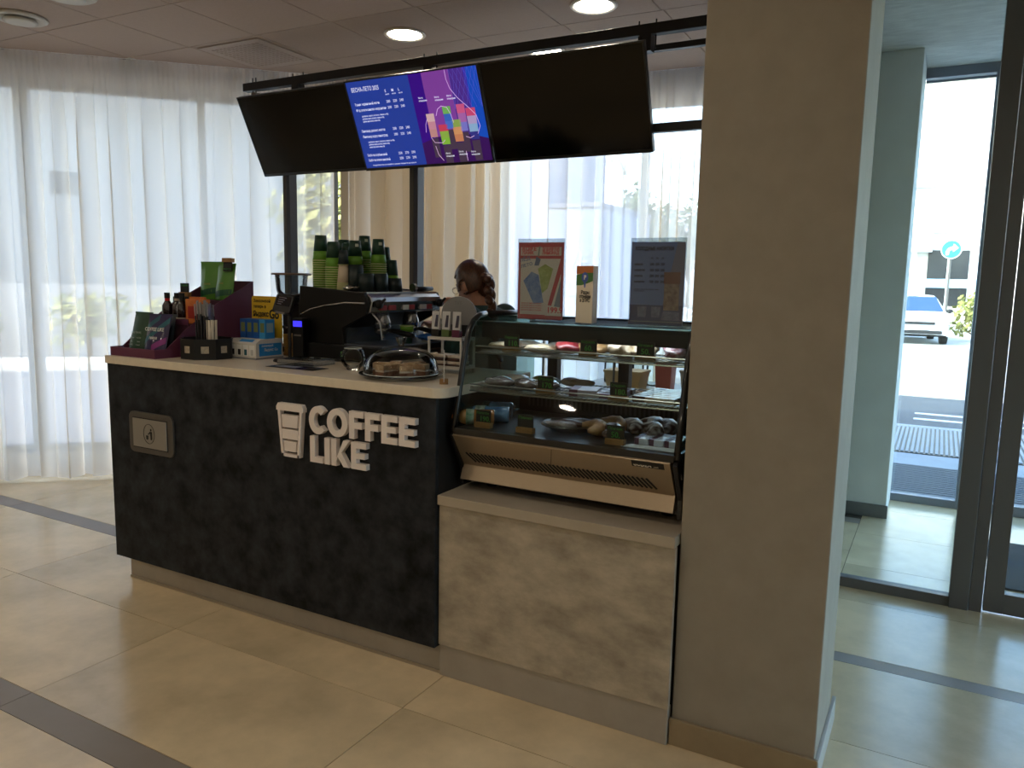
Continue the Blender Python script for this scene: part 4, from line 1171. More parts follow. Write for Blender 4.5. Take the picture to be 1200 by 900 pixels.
# ------------------------------------------------------------------ things on the counter
ZC = 1.113
m_purple = mat('plum cardboard', (98, 44, 70), 0.55, var=0.06, scale=8)
ds = thing('stepped_display', 'plum cardboard stepped display at the left end of the counter', 'display stand', (-3.28, 2.62, ZC))
DX0, DX1 = -3.478, -3.152
def dside(x0, x1): return G().prism([(2.305, ZC), (2.90, ZC), (2.90, 1.475), (2.66, 1.36), (2.47, 1.235), (2.37, 1.155), (2.305, 1.155)], x0, x1, 'x')
obj('side_panel', dside(DX1 - 0.006, DX1), m_purple, ds)
obj('side_panel', dside(DX0, DX0 + 0.006), m_purple, ds)
obj('front_lip', G().box(DX0 + .006, DX1 - .006, 2.305, 2.312, ZC, 1.155), m_purple, ds)
obj('tray_floor', G().box(DX0 + .006, DX1 - .006, 2.312, 2.50, ZC, ZC + .006), m_purple, ds)
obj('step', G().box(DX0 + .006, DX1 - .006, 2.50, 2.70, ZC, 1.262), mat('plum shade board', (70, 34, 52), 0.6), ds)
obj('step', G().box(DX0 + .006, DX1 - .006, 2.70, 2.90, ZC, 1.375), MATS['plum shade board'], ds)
obj('step_lip', G().box(DX0 + .006, DX1 - .006, 2.496, 2.50, 1.262, 1.29), m_purple, ds)
obj('back_panel', G().box(DX0 + .006, DX1 - .006, 2.90, 2.906, ZC, 1.475), m_purple, ds)

def pouch(label, loc, rz, rx, w_, h_, th, m, seed, text_lines=(), m_tx=None, bands=(), group=None, seal=True):
    """flat-bottom coffee pouch: puffed body, crimped top seal"""
    t = thing('coffee_pouch', label, 'coffee bag', loc, rz, group, rx)
    nx, nz = 10, 12
    def shape(u, v, s_):
        taper = 1.0 if v < .75 else 1.0 + .03 * (v - .75)
        x = (u - .5) * w_ * taper
        puff = (math.sin(PI * u) ** .6) * (1 - v ** 3) * (.35 + .65 * math.sin(min(1, v * 1.4 + .25) * PI / 1.25) ** .8)
        k = mnoise.noise(Vector((u * 4 + seed, v * 4, s_))) * .12
        return Vector((x, s_ * (th / 2) * max(0.03, puff + k * .3), v * h_))
    g = G()
    for s_ in (-1, 1):
        vs = [shape(i / nx, j / nz, s_) for j in range(nz + 1) for i in range(nx + 1)]
        fs = []
        for j in range(nz):
            for i in range(nx):
                a = j * (nx + 1) + i
                f = (a, a + 1, a + nx + 2, a + nx + 1)
                fs.append(f if s_ < 0 else f[::-1])
        g.add(vs, fs)
    obj('pouch_body', g, m, t, local=True, smooth=True)
    if seal: obj('top_seal', G().box(-w_ * .512, w_ * .512, -0.002, 0.002, h_ * .955, h_ * 1.0), m, t, local=True)
    def onf(u, v): 
        p = shape(u, v, -1); return p
    for (pts, bm) in bands:
        gg = G()
        vs = []
        for (u0, v0, u1, v1) in [pts]:
            n = 8
            for k in range(n + 1):
                u = u0 + (u1 - u0) * k / n
                a, b_ = onf(u, v0 + (v1 - v0) * k / n), onf(u, min(1, v0 + (v1 - v0) * k / n + .16))
                vs += [a + Vector((0, -.0012, 0)), b_ + Vector((0, -.0012, 0))]
            gg.add(vs, [(2 * k, 2 * k + 2, 2 * k + 3, 2 * k + 1) for k in range(n)])
        obj('printed_stripe', gg, bm, t, local=True)
    if text_lines:
        for s_, v, sz, wd in text_lines:
            text(s_, sz, (-wd / 2, -th * .46, v * h_), depth=0.0006, width=wd, bold=sz * .01, name='printed_text', mats=m_tx or m_white, parent=t, local=True)
    return t
m_gbag = mat('green foil pouch', (74, 128, 44), 0.35, col2=(88, 146, 50), scale=3, coat=0.3)
m_gdark = mat('dark green print', (26, 84, 54), 0.4)
m_grey_tx = mat('grey print', (150, 160, 150), 0.6)
m_pbag = mat('violet pouch', (34, 22, 74), 0.35, coat=0.3)
m_teal = mat('teal stripe', (22, 88, 104), 0.4)
pouch('dark green coffee bag leaning in the front tray of the plum display', (-3.385, 2.38, ZC + .012), -0.05, math.radians(-14), 0.135, 0.2, 0.05, mat('deep green pouch', (32, 62, 44), 0.4, col2=(40, 84, 50), scale=4), 1, (('DALI TRAVEL', .45, .014, .08), ('arabica blend 250', .33, .010, .09), ('roasted coffee beans', .24, .010, .085), ('medium roast', .16, .010, .09)), m_grey_tx)
pouch('violet and teal striped coffee bag lettered COFFEE LIKE in the front tray', (-3.237, 2.365, ZC + .012), 0.06, math.radians(-14), 0.145, 0.195, 0.05, m_pbag, 2, (('COFFEE LIKE', .56, .024, .125), ('гейша', .36, .02, .05)), m_white, [((.02, .55, .55, .84), m_teal), ((.25, .30, .98, .78), m_teal), ((.02, .20, .5, .45), m_teal), ((.5, .05, .98, .28), mat('magenta print', (130, 40, 120), 0.4))])
pouch('dark coffee bag mostly hidden behind the two front tray bags', (-3.27, 2.44, ZC + .012), 0.0, math.radians(-10), 0.12, 0.19, 0.04, mat('charcoal pouch', (44, 52, 58), 0.4), 3)
pouch('tall bright green coffee bag on the top step of the plum display', (-3.392, 2.835, 1.376), 0.0, math.radians(-3), 0.168, 0.198, 0.07, m_gbag, 4, (('COFFEE', .38, .012, .05),), mat('gold print', (150, 140, 60), 0.5), [((.02, .04, .98, .18), m_gdark)])
pouch('green coffee bag tilted against the display side with a price card clipped on', (-3.23, 2.775, 1.376), -0.12, math.radians(-8), 0.146, 0.19, 0.06, m_gbag, 5, (('COFFEE', .42, .011, .04),), MATS['gold print'], [((.02, .04, .98, .14), m_gdark)])
price_tag((-3.195, 2.780, 1.590), 'Кофе', '', 'dark price card with wooden clip hung upside down on the tilted green bag', 1.0).rotation_euler = (0.1, PI, 0)
def syrup(loc, label, neck, group=None):
    t = thing('syrup_bottle', label, 'bottle', loc, 0, group)
    obj('bottle_body', G().lathe([(0, 0), (.024, 0), (.026, .004), (.026, .085), (.018, .10), (.011, .112), (.011, .14)], 18), mat('brown glass', (28, 10, 12), 0.15, coat=0.6), t, local=True, smooth=True)
    obj('paper_label', G().lathe([(.0265, .012), (.0265, .03)], 18), mat('syrup label', (150, 140, 124), 0.6), t, local=True, smooth=True)
    obj('neck_band', G().lathe([(.0125, .10), (.0125, .122)], 14), neck, t, local=True)
    obj('cap', G().lathe([(.0135, .122), (.0135, .15), (0, .15)], 14), m_dark, t, local=True)
    return t
m_nred = mat('red neck foil', (200, 24, 36), 0.35)
m_nblk = mat('black neck foil', (26, 24, 24), 0.4)
m_npale = mat('pale neck foil', (190, 170, 150), 0.5)
syrup((-3.40, 2.57, 1.262), 'small dark bottle with a red neck band on the middle step', m_nred)
syrup((-3.345, 2.585, 1.262), 'small dark bottle with a pale neck band beside the red-necked one', m_npale)
syrup((-3.29, 2.57, 1.262), 'small dark bottle with black neck, right of the pale-necked one', m_nblk)
t = tag(obj('dark_carton', G().box(-3.43, -3.265, 2.625, 2.69, 1.262, 1.392), mat('dark carton card', (26, 24, 26), 0.6), bevel=.003), 'dark carton behind the small bottles on the middle step', 'box')
obj('carton_flap', G().box(-3.43, -3.265, 2.655, 2.66, 1.392, 1.394), m_dark, t)
price_tag((-3.355, 2.64, 1.394), 'Сироп', '', 'dark price card standing on the dark carton left of the tall green bag', 1.0)
t = tag(obj('snack_box', G().box(-3.255, -3.145, 2.56, 2.62, 1.263, 1.385), mat('orange snack print', (190, 88, 36), 0.5, col2=(214, 130, 60), scale=18), bevel=0.004), 'orange snack box on the middle step behind the straws', 'box')
obj('window_print', G().box(-3.235, -3.165, 2.559, 2.56, 1.29, 1.35), mat('red snack print', (160, 40, 30), 0.5), t)
obj('fold_top', G().box(-3.255, -3.145, 2.585, 2.595, 1.385, 1.395), MATS['orange snack print'], t)

# straw and stirrer caddy
cd = thing('straw_caddy', 'black eight-sided caddy with label windows holding straws and stirrers', 'caddy', (-3.032, 2.50, ZC))
n8 = [(0.122 * math.cos(PI / 8 + k * PI / 4), 0.122 * math.sin(PI / 8 + k * PI / 4)) for k in range(8)]
obj('tub_floor', G().prism(n8, 0.0, 0.006), m_dark, cd, local=True)
for k in range(8):
    a, b = Vector((*n8[k], 0)), Vector((*n8[(k + 1) % 8], 0))
    gg = G(); seg(gg, (a.x, a.y), (b.x, b.y), 0.005, 0.006, 0.095); w8 = obj('tub_wall', gg, m_dark, cd, local=True)
    m_ = (a + b) / 2; d = (b - a).normalized(); nn = Vector((d.y, -d.x, 0))
    if nn.y < 0.3:
        p, q = m_ - d * .017 + nn * .001, m_ + d * .017 + nn * .001
        gl = G(); seg(gl, (p.x, p.y), (q.x, q.y), 0.0008, .03, .062); obj('label_window', gl, mat('label card', (190, 176, 150), 0.7, col2=(150, 140, 130), scale=90), w8, local=True)
m_straw = mat('black straw', (26, 26, 30), 0.35, coat=0.4)
m_sleeve = glassy('clear straw sleeve', (226, 228, 230), 0.4, 0.3)
rd = random.Random(9)
SG = 'black drinking straws in the caddy'
for k in range(40):
    x, y = -3.03 + rd.uniform(-.036, .034), 2.50 + rd.uniform(-.04, .04)
    dx, dy = rd.uniform(-.012, .012), rd.uniform(-.012, .012)
    hz = 0.225 + rd.uniform(-.02, .02)
    t = thing('drinking_straw', 'black paper-sleeved straw standing in the caddy bundle', 'straw', (x, y, ZC + .007), 0, SG)
    obj('straw', G().tube([(0, 0, 0), (dx, dy, hz - .035)], 0.0042, 6), m_straw, t, local=True)
    obj('sleeve_end', G().tube([(dx, dy, hz - .035), (dx * 1.3, dy * 1.3, hz + .02)], 0.0046, 6), m_sleeve, t, local=True)
st_me = G().box(-.004, .004, -.0008, .0008, 0, .175).mesh('wooden_stirrer', mat('stirrer paper', (214, 206, 192), 0.7))
for k in range(16):
    o = bpy.data.objects.new('wooden_stirrer', st_me); C.objects.link(o)
    o.location = (-2.965 + .0082 * (k % 6) - .018, 2.462 + .016 * (k // 6), ZC + .007); o.rotation_euler = (rd.uniform(-.04, .04), rd.uniform(-.04, .04), rd.uniform(-.5, .5))
    tag(o, 'white paper-wrapped stirrer standing at the right of the caddy', 'stirrer', 'stirrers in the caddy')

# carton with cards and yellow sign
cb = thing('promo_carton', 'white and blue promotional carton beside the caddy', 'box', (-2.855, 2.66, ZC))
bx0, bx1, by0, by1 = -2.972, -2.792, 2.575, 2.745
body = obj('carton_body', G().prism([(bx0, ZC), (bx1, ZC), (bx1, ZC + .075), (bx0 + .0, ZC + .075)], by0, by1, 'y'), mat('carton white', (206, 202, 194), 0.5), cb, bevel=0.002)
obj('carton_lid', G().prism([(by0, ZC + .075), (by1, ZC + .075), (by1, ZC + .092), (by0 + .03, ZC + .092)], bx0, bx1, 'x'), MATS['carton white'], cb)
obj('grey_base', G().box(bx0 - .002, bx1 + .002, by0 - .002, by1 + .002, ZC, ZC + .006), mat('carton grey', (120, 124, 130), 0.5), cb)
for k in range(4):
    x = bx0 + .012 + k * .042
    obj('product_picture', G().box(x, x + .034, by0 - .0012, by0, ZC + .014, ZC + .066), mat('picture card', (226, 226, 222), 0.5), body)
    obj('product_picture', G().box(x + .009, x + .026, by0 - .002, by0 - .0012, ZC + .018, ZC + .045), (m_dark, m_dark, m_teal, mat('pale product', (190, 190, 188), 0.5))[k], body)
obj('blue_side_print', G().box(bx1, bx1 + .0012, by0 + .02, by1 - .01, ZC + .014, ZC + .072), mat('bright blue print', (38, 132, 200), 0.45), body)
text('Яндекс Go', 0.02, (0, 0, 0), M=Matrix.Translation((bx1 + .002, by0 + .05, ZC + .036)) @ Matrix.Rotation(PI / 2, 4, 'Z'), mats=m_white, parent=body, width=.085)
text('сканируй', 0.013, (0, 0, 0), M=Matrix.Translation((bx1 + .002, by0 + .035, ZC + .058)) @ Matrix.Rotation(PI / 2, 4, 'Z'), mats=m_white, parent=body, width=.07)
obj('blue_lid_print', G().add([(bx0 + .06, by0 + .008, ZC + .0805), (bx1 - .03, by0 + .008, ZC + .0805), (bx1 - .03, by0 + .026, ZC + .091), (bx0 + .06, by0 + .026, ZC + .091)], [(0, 1, 2, 3)]), MATS['bright blue print'], body)
m_bcard = mat('blue card pack', (24, 78, 150), 0.4)
for k in range(4):
    x = bx0 - .005 + .043 * k
    t = thing('card_pack', 'upright blue card pack standing in a row on the promotional carton', 'card pack', (x + .02, 2.68, ZC + .0925), 0, 'blue card packs on the carton')
    obj('pack', G().box(-.02, .02, -.03, .03, 0, .092), m_bcard if k < 3 else mat('light blue card', (52, 140, 200), 0.4), t, local=True, bevel=.001)
    obj('front_print', G().box(-.012, .014, -.0308, -.03, .03, .075), mat('olive print', (110, 120, 70), 0.5), t, local=True)
    obj('edge_print', G().box(.02, .0206, -.02, .02, .03, .075), MATS['olive print'] if k < 3 else mat('pale grey print', (150, 176, 180), 0.5), t, local=True)
t = thing('yellow_sign', 'yellow card sign reading Яндекс Go standing behind the blue packs', 'sign', (-2.86, 2.755, ZC))
m_yell = mat('yellow card', (206, 168, 34), 0.5)
obj('card', G().prism(rrect(-3.005, -2.805, ZC, 1.405, .014), 2.752, 2.758, 'y'), m_yell, t)
m_blktx = mat('black print', (20, 18, 16), 0.6)
text('Заказывай', 0.022, (-2.992, 2.7515, 1.375), mats=m_blktx, parent=t, width=.115, bold=.0004)
text('теперь в', 0.022, (-2.992, 2.7515, 1.347), mats=m_blktx, parent=t, width=.085, bold=.0004)
text('Яндекс', 0.036, (-2.996, 2.7515, 1.306), mats=m_blktx, parent=t, width=.108, bold=.0012)
text('Go', 0.062, (-2.886, 2.7515, 1.298), mats=m_blktx, parent=t, width=.066, bold=.0022)
obj('round_mark', G().lathe([(0, 0), (.010, 0), (.010, .0008), (0, .0008)], 16, M=Matrix.Translation((-2.83, 2.7515, 1.375)) @ Matrix.Rotation(PI / 2, 4, 'X')), mat('blue grey mark', (90, 130, 140), 0.5), t)

# kraft sleeve stacks
for k in range(7):
    o = obj('cup_sleeve', G().box(-.05, .05, -.045, .045, 0, .0145), mat('kraft card', (172, 140, 96), 0.75, var=.1, scale=20), bevel=.002)
    o.location = (-2.80 + rd.uniform(-.004, .004), 2.85 + rd.uniform(-.004, .004), ZC + .0155 * k); o.rotation_euler[2] = rd.uniform(-.06, .06)
    tag(o, 'flat kraft cup sleeve in the stack behind the card terminal', 'cup sleeve', 'kraft sleeves stacked behind the terminal')

# card terminal
t = thing('card_terminal', 'black card payment terminal on a thin pole stand', 'payment terminal', (-2.632, 2.62, ZC))
obj('base', G().lathe([(0, 0), (.066, 0), (.068, .004), (.062, .012), (.02, .016), (0, .016)], 28), m_dark, t, local=True, smooth=True)
obj('pole', G().tube([(0.012, 0, .014), (.012, 0, .24)], .0085, 12), m_dark, t, local=True)
Mt = Matrix.Translation((-.01, -.01, .262)) @ Matrix.Rotation(math.radians(-24), 4, 'X') @ Matrix.Rotation(math.radians(20), 4, 'Z') @ Matrix.Diagonal((.76, .8, .86, 1))
dev = obj('device', G().prism(rrect(-.056, .056, -.048, .052, .012), -.016, .016, 'y', Mt), m_dark, t, local=True, bevel=.003)
obj('display', G().prism(rrect(-.044, .044, -.012, .042, .004), -.0175, -.016, 'y', Mt), mat('terminal screen', (30, 28, 34), 0.1), dev, local=True)
g = G()
for i in range(4):
    g.box(-.035, -.035 + .05 - .008 * i, -.0186, -.0175, .03 - .012 * i, .034 - .012 * i, Mt)
obj('screen_text', g, mat('screen grey text', (110, 104, 120), 0.5), dev, local=True)
obj('card_slot', G().box(-.03, .03, -.02, -.006, -.056, -.048, Mt), m_alu, dev, local=True)

# clear tray and dark leaflet
t = thing('acrylic_tray', 'clear acrylic tray lying on the worktop before the coffee machine', 'tray', (-2.50, 2.585, ZC))
obj('tray_plate', G().box(-.095, .12, -.07, .07, .003, .008), glassy('acrylic', (226, 232, 240), 0.2), t, local=True)
for a in ((-.095, .12, -.07, -.067), (-.095, .12, .067, .07), (-.095, -.092, -.067, .067), (.117, .12, -.067, .067)):
    obj('tray_edge', G().box(*a, .0, .024), glassy('acrylic edge', (210, 218, 226), 0.3), t, local=True)
o = tag(obj('dark_leaflet', G().box(-.15, .12, -.05, .05, 0, .002), mat('dark leaflet', (28, 28, 32), 0.25)), 'dark glossy leaflet lying flat at the front of the worktop', 'leaflet'); o.location = (-2.40, 2.455, ZC + .0005)
obj('leaflet_print', G().box(-.12, .0, -.03, .02, .002, .0026), mat('leaflet blue', (120, 130, 150), 0.3), o, local=True)

# round glass bowl
t = thing('glass_bowl', 'small round glass bowl with a green sticker left of the cake dome', 'bowl', (-2.17, 2.535, ZC))
m_clear = clearglass('clear glass', (246, 250, 248), 1.4)
prof = [(0.0, .003), (.028, .003)] + [(.053 * math.sin(a), .053 - .053 * math.cos(a) * .98) for a in [math.radians(35 + 5.25 * k) for k in range(21)]]
obj('bowl_wall', G().lathe(prof + [(prof[-1][0] - .002, prof[-1][1] + .001), (0.0, .0945)][:1], 36, caps=False), m_clear, t, local=True, smooth=True)
obj('rim', G().tube([(.0365 * math.cos(2 * PI * k / 24), .0365 * math.sin(2 * PI * k / 24), .0945) for k in range(26)], .0018, 6), mat('glass rim highlight', (196, 204, 202), 0.15, spec=0.8), t, local=True)  # opaque pale rim, its colour stands in for the bright glass edge
obj('sticker', G().add([(-.0525 * math.cos(math.radians(a)), -.0525 * math.sin(math.radians(a)), z) for z in (.055, .078) for a in (10, 25, 40)], [(0, 1, 4, 3), (1, 2, 5, 4)]), mat('green sticker', (104, 170, 88), 0.5), t, local=True)

# cake dome
ckx, cky = -1.862, 2.462
t = thing('cake_stand', 'clear glass cake plate with a domed cover and knob', 'cake stand', (ckx, cky, ZC))
obj('plate', G().lathe([(0, .004), (.12, .004), (.165, .016), (.167, .018), (.166, .02), (.12, .009), (0, .009)], 40), clearglass('plate glass', (248, 251, 250), 1.45), t, local=True, smooth=True)
dome = [(.148, .0185), (.149, .035), (.143, .062), (.128, .086), (.103, .106), (.070, .118), (.035, .124), (.012, .1255)]
obj('dome', G().lathe(dome, 44, caps=False), clearglass('dome glass', (250, 252, 251), 1.42), t, local=True, smooth=True)
obj('dome_rim', G().tube([(.1485 * math.cos(2 * PI * k / 40), .1485 * math.sin(2 * PI * k / 40), .0195) for k in range(42)], .0022, 6, caps=False), MATS['glass rim highlight'], t, local=True, smooth=True)  # edge highlight of the dome put into the rim's pale colour
obj('knob', G().lathe([(.010, .1255), (.012, .130), (.017, .140), (.023, .158), (.022, .161), (0, .161)], 20), clearglass('knob glass', (225, 230, 230), 2.2, 0.05), t, local=True, smooth=True)
m_cake = mat('cake crumb', (150, 112, 78), 0.8, col2=(206, 182, 150), scale=40, detail=5, bump=.4)
m_cake2 = mat('cake layer', (90, 56, 40), 0.8, col2=(150, 110, 84), scale=40, bump=.4)
for k in range(6):
    a = k * PI / 3 + .3
    t = thing('cake_slice', 'brown layered cake slice lying under the glass dome', 'cake', (ckx + .058 * math.cos(a), cky + .058 * math.sin(a), ZC + .0095), a, 'cake slices under the dome')
    obj('lower_layer', G().prism([(-.046, -.003), (.052, -.026), (.056, 0), (.052, .026), (-.046, .003)], 0, .020), m_cake2, t, local=True, bevel=.002)
    obj('cream_layer', G().prism([(-.046, -.003), (.051, -.026), (.055, 0), (.051, .026), (-.046, .003)], .020, .027), m_pale, t, local=True)
    obj('upper_layer', G().prism([(-.046, -.003), (.052, -.026), (.056, 0), (.052, .026), (-.046, .003)], .027, .048), m_cake, t, local=True, bevel=.003)
t = thing('card_holder', 'small wooden block holding an edge-on white card at the worktop corner', 'card holder', (-1.615, 2.40, ZC), math.radians(33.5))
obj('wooden_block', G().box(-.016, .016, -.012, .012, 0, .02), m_wood, t, local=True, bevel=.001)
obj('card', G().box(-.0015, .0015, -.04, .04, .012, .125), mat('card pale', (196, 190, 184), 0.6), t, local=True)

# rack with arched board and sachets
rk = thing('sachet_rack', 'white wire rack with grey arched header board beside the display case', 'rack', (-1.80, 2.73, ZC))
m_wrack = mat('white rack', (204, 200, 194), 0.5)
for x in (-.08, .08):
    for y in (-.05, .05):
        obj('rack_leg', G().box(x - .004, x + .004, y - .004, y + .004, 0, .15), m_wrack, rk, local=True)
for z in (.02, .14):
    obj('rack_frame', G().box(-.084, .084, -.056, -.046, z, z + .012).box(-.084, .084, .046, .056, z, z + .012).box(-.084, -.074, -.046, .046, z, z + .012).box(.074, .084, -.046, .046, z, z + .012), m_wrack, rk, local=True)
obj('rack_floor', G().box(-.08, .08, -.05, .05, .02, .024), m_wrack, rk, local=True)
arch = [(-.088, .245)] + [(-.0 + .088 * math.cos(a), .245 + .075 * math.sin(a)) for a in [PI - PI * k / 14 for k in range(1, 14)]] + [(.088, .245), (.088, .20), (-.088, .20)]
obj('header_board', G().prism(arch, .052, .06, 'y'), mat('grey board', (128, 128, 130), 0.5), rk, local=True)
obj('rack_riser', G().box(-.085, .085, .052, .058, .15, .20), m_dark, rk, local=True)
text('ТУТ', .02, (-.02, .0505, .285), mats=mat('faint board print', (104, 104, 106), 0.6), parent=rk, local=True)
for k in range(3):
    t = thing('sachet_tube', ('white squeeze sachet, leftmost in the rack', 'white squeeze sachet with green end, middle of the rack', 'white squeeze sachet with plum end, rightmost in the rack')[k], 'sachet', (-1.858 + .052 * k, 2.70, ZC + .153), 0, 'squeeze sachets in the rack')
    obj('tube', G().add([(-.018, -.010, 0), (.018, -.010, 0), (.018, .010, 0), (-.018, .010, 0), (-.020, -.001, .105), (.020, -.001, .105), (.020, .001, .105), (-.020, .001, .105)], [(3, 2, 1, 0), (4, 5, 6, 7), (0, 1, 5, 4), (1, 2, 6, 5), (2, 3, 7, 6), (3, 0, 4, 7)]), mat('sachet white', (198, 198, 200), 0.35), t, local=True, bevel=.001)
    obj('coloured_end', G().box(-.0185, .0185, -.0108, .0108, .0, .03), (m_dark, mat('sachet green', (86, 104, 56), 0.5), mat('sachet plum', (90, 30, 60), 0.5))[k], t, local=True)
    obj('dark_print', G().add([(-.004, -.0085, .04), (.012, -.0085, .04), (.014, -.0045, .09), (.002, -.0045, .09)], [(0, 1, 2, 3)]), mat('sachet print', (60, 58, 76), 0.5), t, local=True)
for k in range(8):
    o = obj('snack_pack', G().box(-.032, .032, -.036, .036, 0, .0125), (m_choc, m_pale)[k % 2], bevel=.003)
    o.location = (-1.835 + .07 * (k // 4), 2.73, ZC + .0245 + .0135 * (k % 4)); o.rotation_euler[2] = rd.uniform(-.1, .1)
    tag(o, 'flat snack pack in the left pile on the rack floor' if k < 4 else 'flat snack pack in the right pile on the rack floor', 'snack', 'snack packs left pile in the rack' if k < 4 else 'snack packs right pile in the rack')

# ------------------------------------------------------------------ espresso machine
em_ = thing('espresso_machine', 'large black and steel two-group espresso machine on the counter', 'coffee machine', (-2.48, 3.08, ZC))
m_mblk = mat('machine black', (9, 9, 10), 0.4, spec=0.3)
m_mst = mat('machine steel', (176, 178, 182), 0.22, metal=0.95)
MY0, MY1 = 2.775, 3.375
side = [(-2.705, 1.462), (-2.31, 1.437), (-2.296, 1.395), (-2.30, 1.335), (-2.44, 1.268), (-2.425, 1.165), (-2.665, 1.165), (-2.715, 1.30)]
for y in (MY0, MY1 - .02):
    sp = obj('side_panel', G().prism(side, y, y + .02, 'y'), m_mblk, em_, bevel=.004)
    if y == MY0:
        obj('trim_line', G().tube([(-2.70, y - .001, 1.325), (-2.64, y - .001, 1.350), (-2.55, y - .001, 1.372), (-2.42, y - .001, 1.388), (-2.305, y - .001, 1.388)], [.0015, .004, .002, .004, .004], 6), mat('trim chrome', (210, 210, 210), 0.2, metal=.8), sp)
obj('rear_body', G().prism([(-2.70, 1.455), (-2.44, 1.44), (-2.44, 1.27), (-2.43, 1.17), (-2.66, 1.17), (-2.71, 1.30)], MY0 + .02, MY1 - .02, 'y'), m_mblk, em_)
hd = obj('head_housing', G().prism([(-2.44, 1.440), (-2.315, 1.436), (-2.285, 1.415), (-2.278, 1.395), (-2.292, 1.345), (-2.44, 1.325)], MY0 + .02, MY1 - .02, 'y'), m_mst, em_, bevel=.004)
obj('cup_warmer', G().box(-2.70, -2.31, MY0 + .02, MY1 - .02, 1.432, 1.4405), m_mst, em_)
for y, c in ((2.88, 'r'), (2.95, 'r'), (3.06, 'w'), (3.10, 'r'), (3.20, 'w'), (3.25, 'r')):
    obj('button_pad', G().box(-2.286, -2.279, y - .025, y + .025, 1.355, 1.378), mat('button red', (150, 36, 42), 0.4) if c == 'r' else mat('button pale', (206, 206, 204), 0.4), hd, bevel=.001)
for y in (MY0 + .055, MY1 - .05):
    kn = obj('steam_knob', G().lathe([(0, 0), (.016, 0), (.022, .012), (.020, .03), (0, .034)], 16, M=Matrix.Translation((-2.285, y, 1.385)) @ Matrix.Rotation(PI / 2, 4, 'Y')), m_mblk, hd, smooth=True)
    obj('knob_lever', G().tube([(-2.262, y, 1.385), (-2.245, y + .02, 1.41)], [.009, .006], 8), m_mblk, kn)
    obj('steam_wand', G().tube([(-2.31, y, 1.345), (-2.265, y + .005, 1.30), (-2.255, y + .008, 1.22)], .005, 8), m_mst, em_)
for y in (2.95, 3.18):
    gh = obj('group_head', G().lathe([(.04, .0), (.042, .03), (.035, .055), (.03, .075)], 20, (-2.345, y, 1.268)), m_mst, em_, smooth=True)
    obj('portafilter', G().lathe([(0, 0), (.02, 0), (.036, .008), (.038, .03), (.034, .032)], 20, (-2.345, y, 1.238)), m_mst, gh, smooth=True)
    obj('portafilter_handle', G().tube([(-2.31, y, 1.258), (-2.27, y + .002, 1.255), (-2.20, y + .006, 1.243), (-2.165, y + .008, 1.238)], [.008, .012, .0135, .011], 10), m_mblk, gh, smooth=True)
    obj('spout', G().tube([(-2.345, y, 1.238), (-2.335, y, 1.218)], .007, 8), m_mst, gh)
obj('drip_base', G().prism([(-2.67, 1.125), (-2.30, 1.125), (-2.19, 1.165), (-2.185, 1.192), (-2.66, 1.192), (-2.69, 1.185)], MY0 - .03, MY1 + .02, 'y'), m_mblk, em_, bevel=.004)
obj('drip_grate', G().box(-2.43, -2.19, MY0, MY1, 1.192, 1.197), mat('drip steel', (110, 116, 128), 0.3, metal=.8), em_)
obj('splash_back', G().box(-2.435, -2.43, MY0 + .02, MY1 - .02, 1.197, 1.27), mat('splash steel', (120, 130, 140), 0.25, metal=.8), em_)
for x in (-2.62, -2.27):
    for y in (2.80, 3.34):
        obj('foot', G().lathe([(.018, 0), (.014, .012)], 12, (x, y, ZC)), m_mblk, em_)

# loose things on and by the machine
def pcup(H, r0, r1, mats_split, label, loc, rz=0.0, cat='paper cup', group=None, rim=True, inv=True):
    t = thing('paper_cup', label, cat, loc, rz, group)
    M = Matrix.Identity(4) if not inv else Matrix.Translation((0, 0, H)) @ Matrix.Rotation(PI, 4, 'X')
    zc = 0
    for frac, m in mats_split:       # from the cup base upwards
        z1 = H * frac
        ra, rb = r0 + (r1 - r0) * zc / H, r0 + (r1 - r0) * z1 / H
        obj('wall_band', G().lathe([(ra, zc), (rb, z1)], 20, M=M), m, t, local=True, smooth=True)
        zc = z1
    obj('cup_base', G().lathe([(0, .004), (r0, .004), (r0, 0)], 20, M=M), mats_split[0][1], t, local=True)
    if rim: obj('rolled_rim', G().tube([(r1 * math.cos(2 * PI * k / 20), r1 * math.sin(2 * PI * k / 20), H - .002) for k in range(22)], .0022, 6, M=M, caps=False), mat('cup rim', (196, 200, 150), 0.6), t, local=True, smooth=True)
    return t
m_cdk = mat('cup dark green', (20, 60, 44), 0.5)
m_cbl = mat('cup blue green', (14, 34, 36), 0.5)
m_cgr = mat('cup bright green', (98, 150, 44), 0.5)
m_cwh = mat('cup white', (206, 190, 168), 0.6)
cup0 = pcup(.122, .0265, .0395, [(.62, m_cdk), (1.0, m_cgr)], 'top green paper cup', (0, 0, 0))
ZM = 1.4408
stacks = [('A', -2.645, 2.86, 14), ('B', -2.690, 2.965, 11), ('C', -2.552, 2.845, 11), ('D', -2.668, 3.05, 13), ('E', -2.585, 2.985, 11), ('F', -2.505, 2.945, 12), ('G', -2.575, 3.10, 15), ('H', -2.430, 3.03, 13), ('I', -2.478, 3.135, 10), ('J', -2.425, 3.125, 4)]
where = dict(A='in the leftmost tall stack on the coffee machine', B='in the stack right behind the leftmost one', C='in the shorter stack second from left in front', D='in the stack behind the white cups', E='in the stack with vertical white lettering', F='in the stack rising behind the first dark cup', G='in the tallest rear stack', H='in the tall stack right of centre', I='in the rear stack peeking out at the right', J='in the short stack at the right end')
first = True
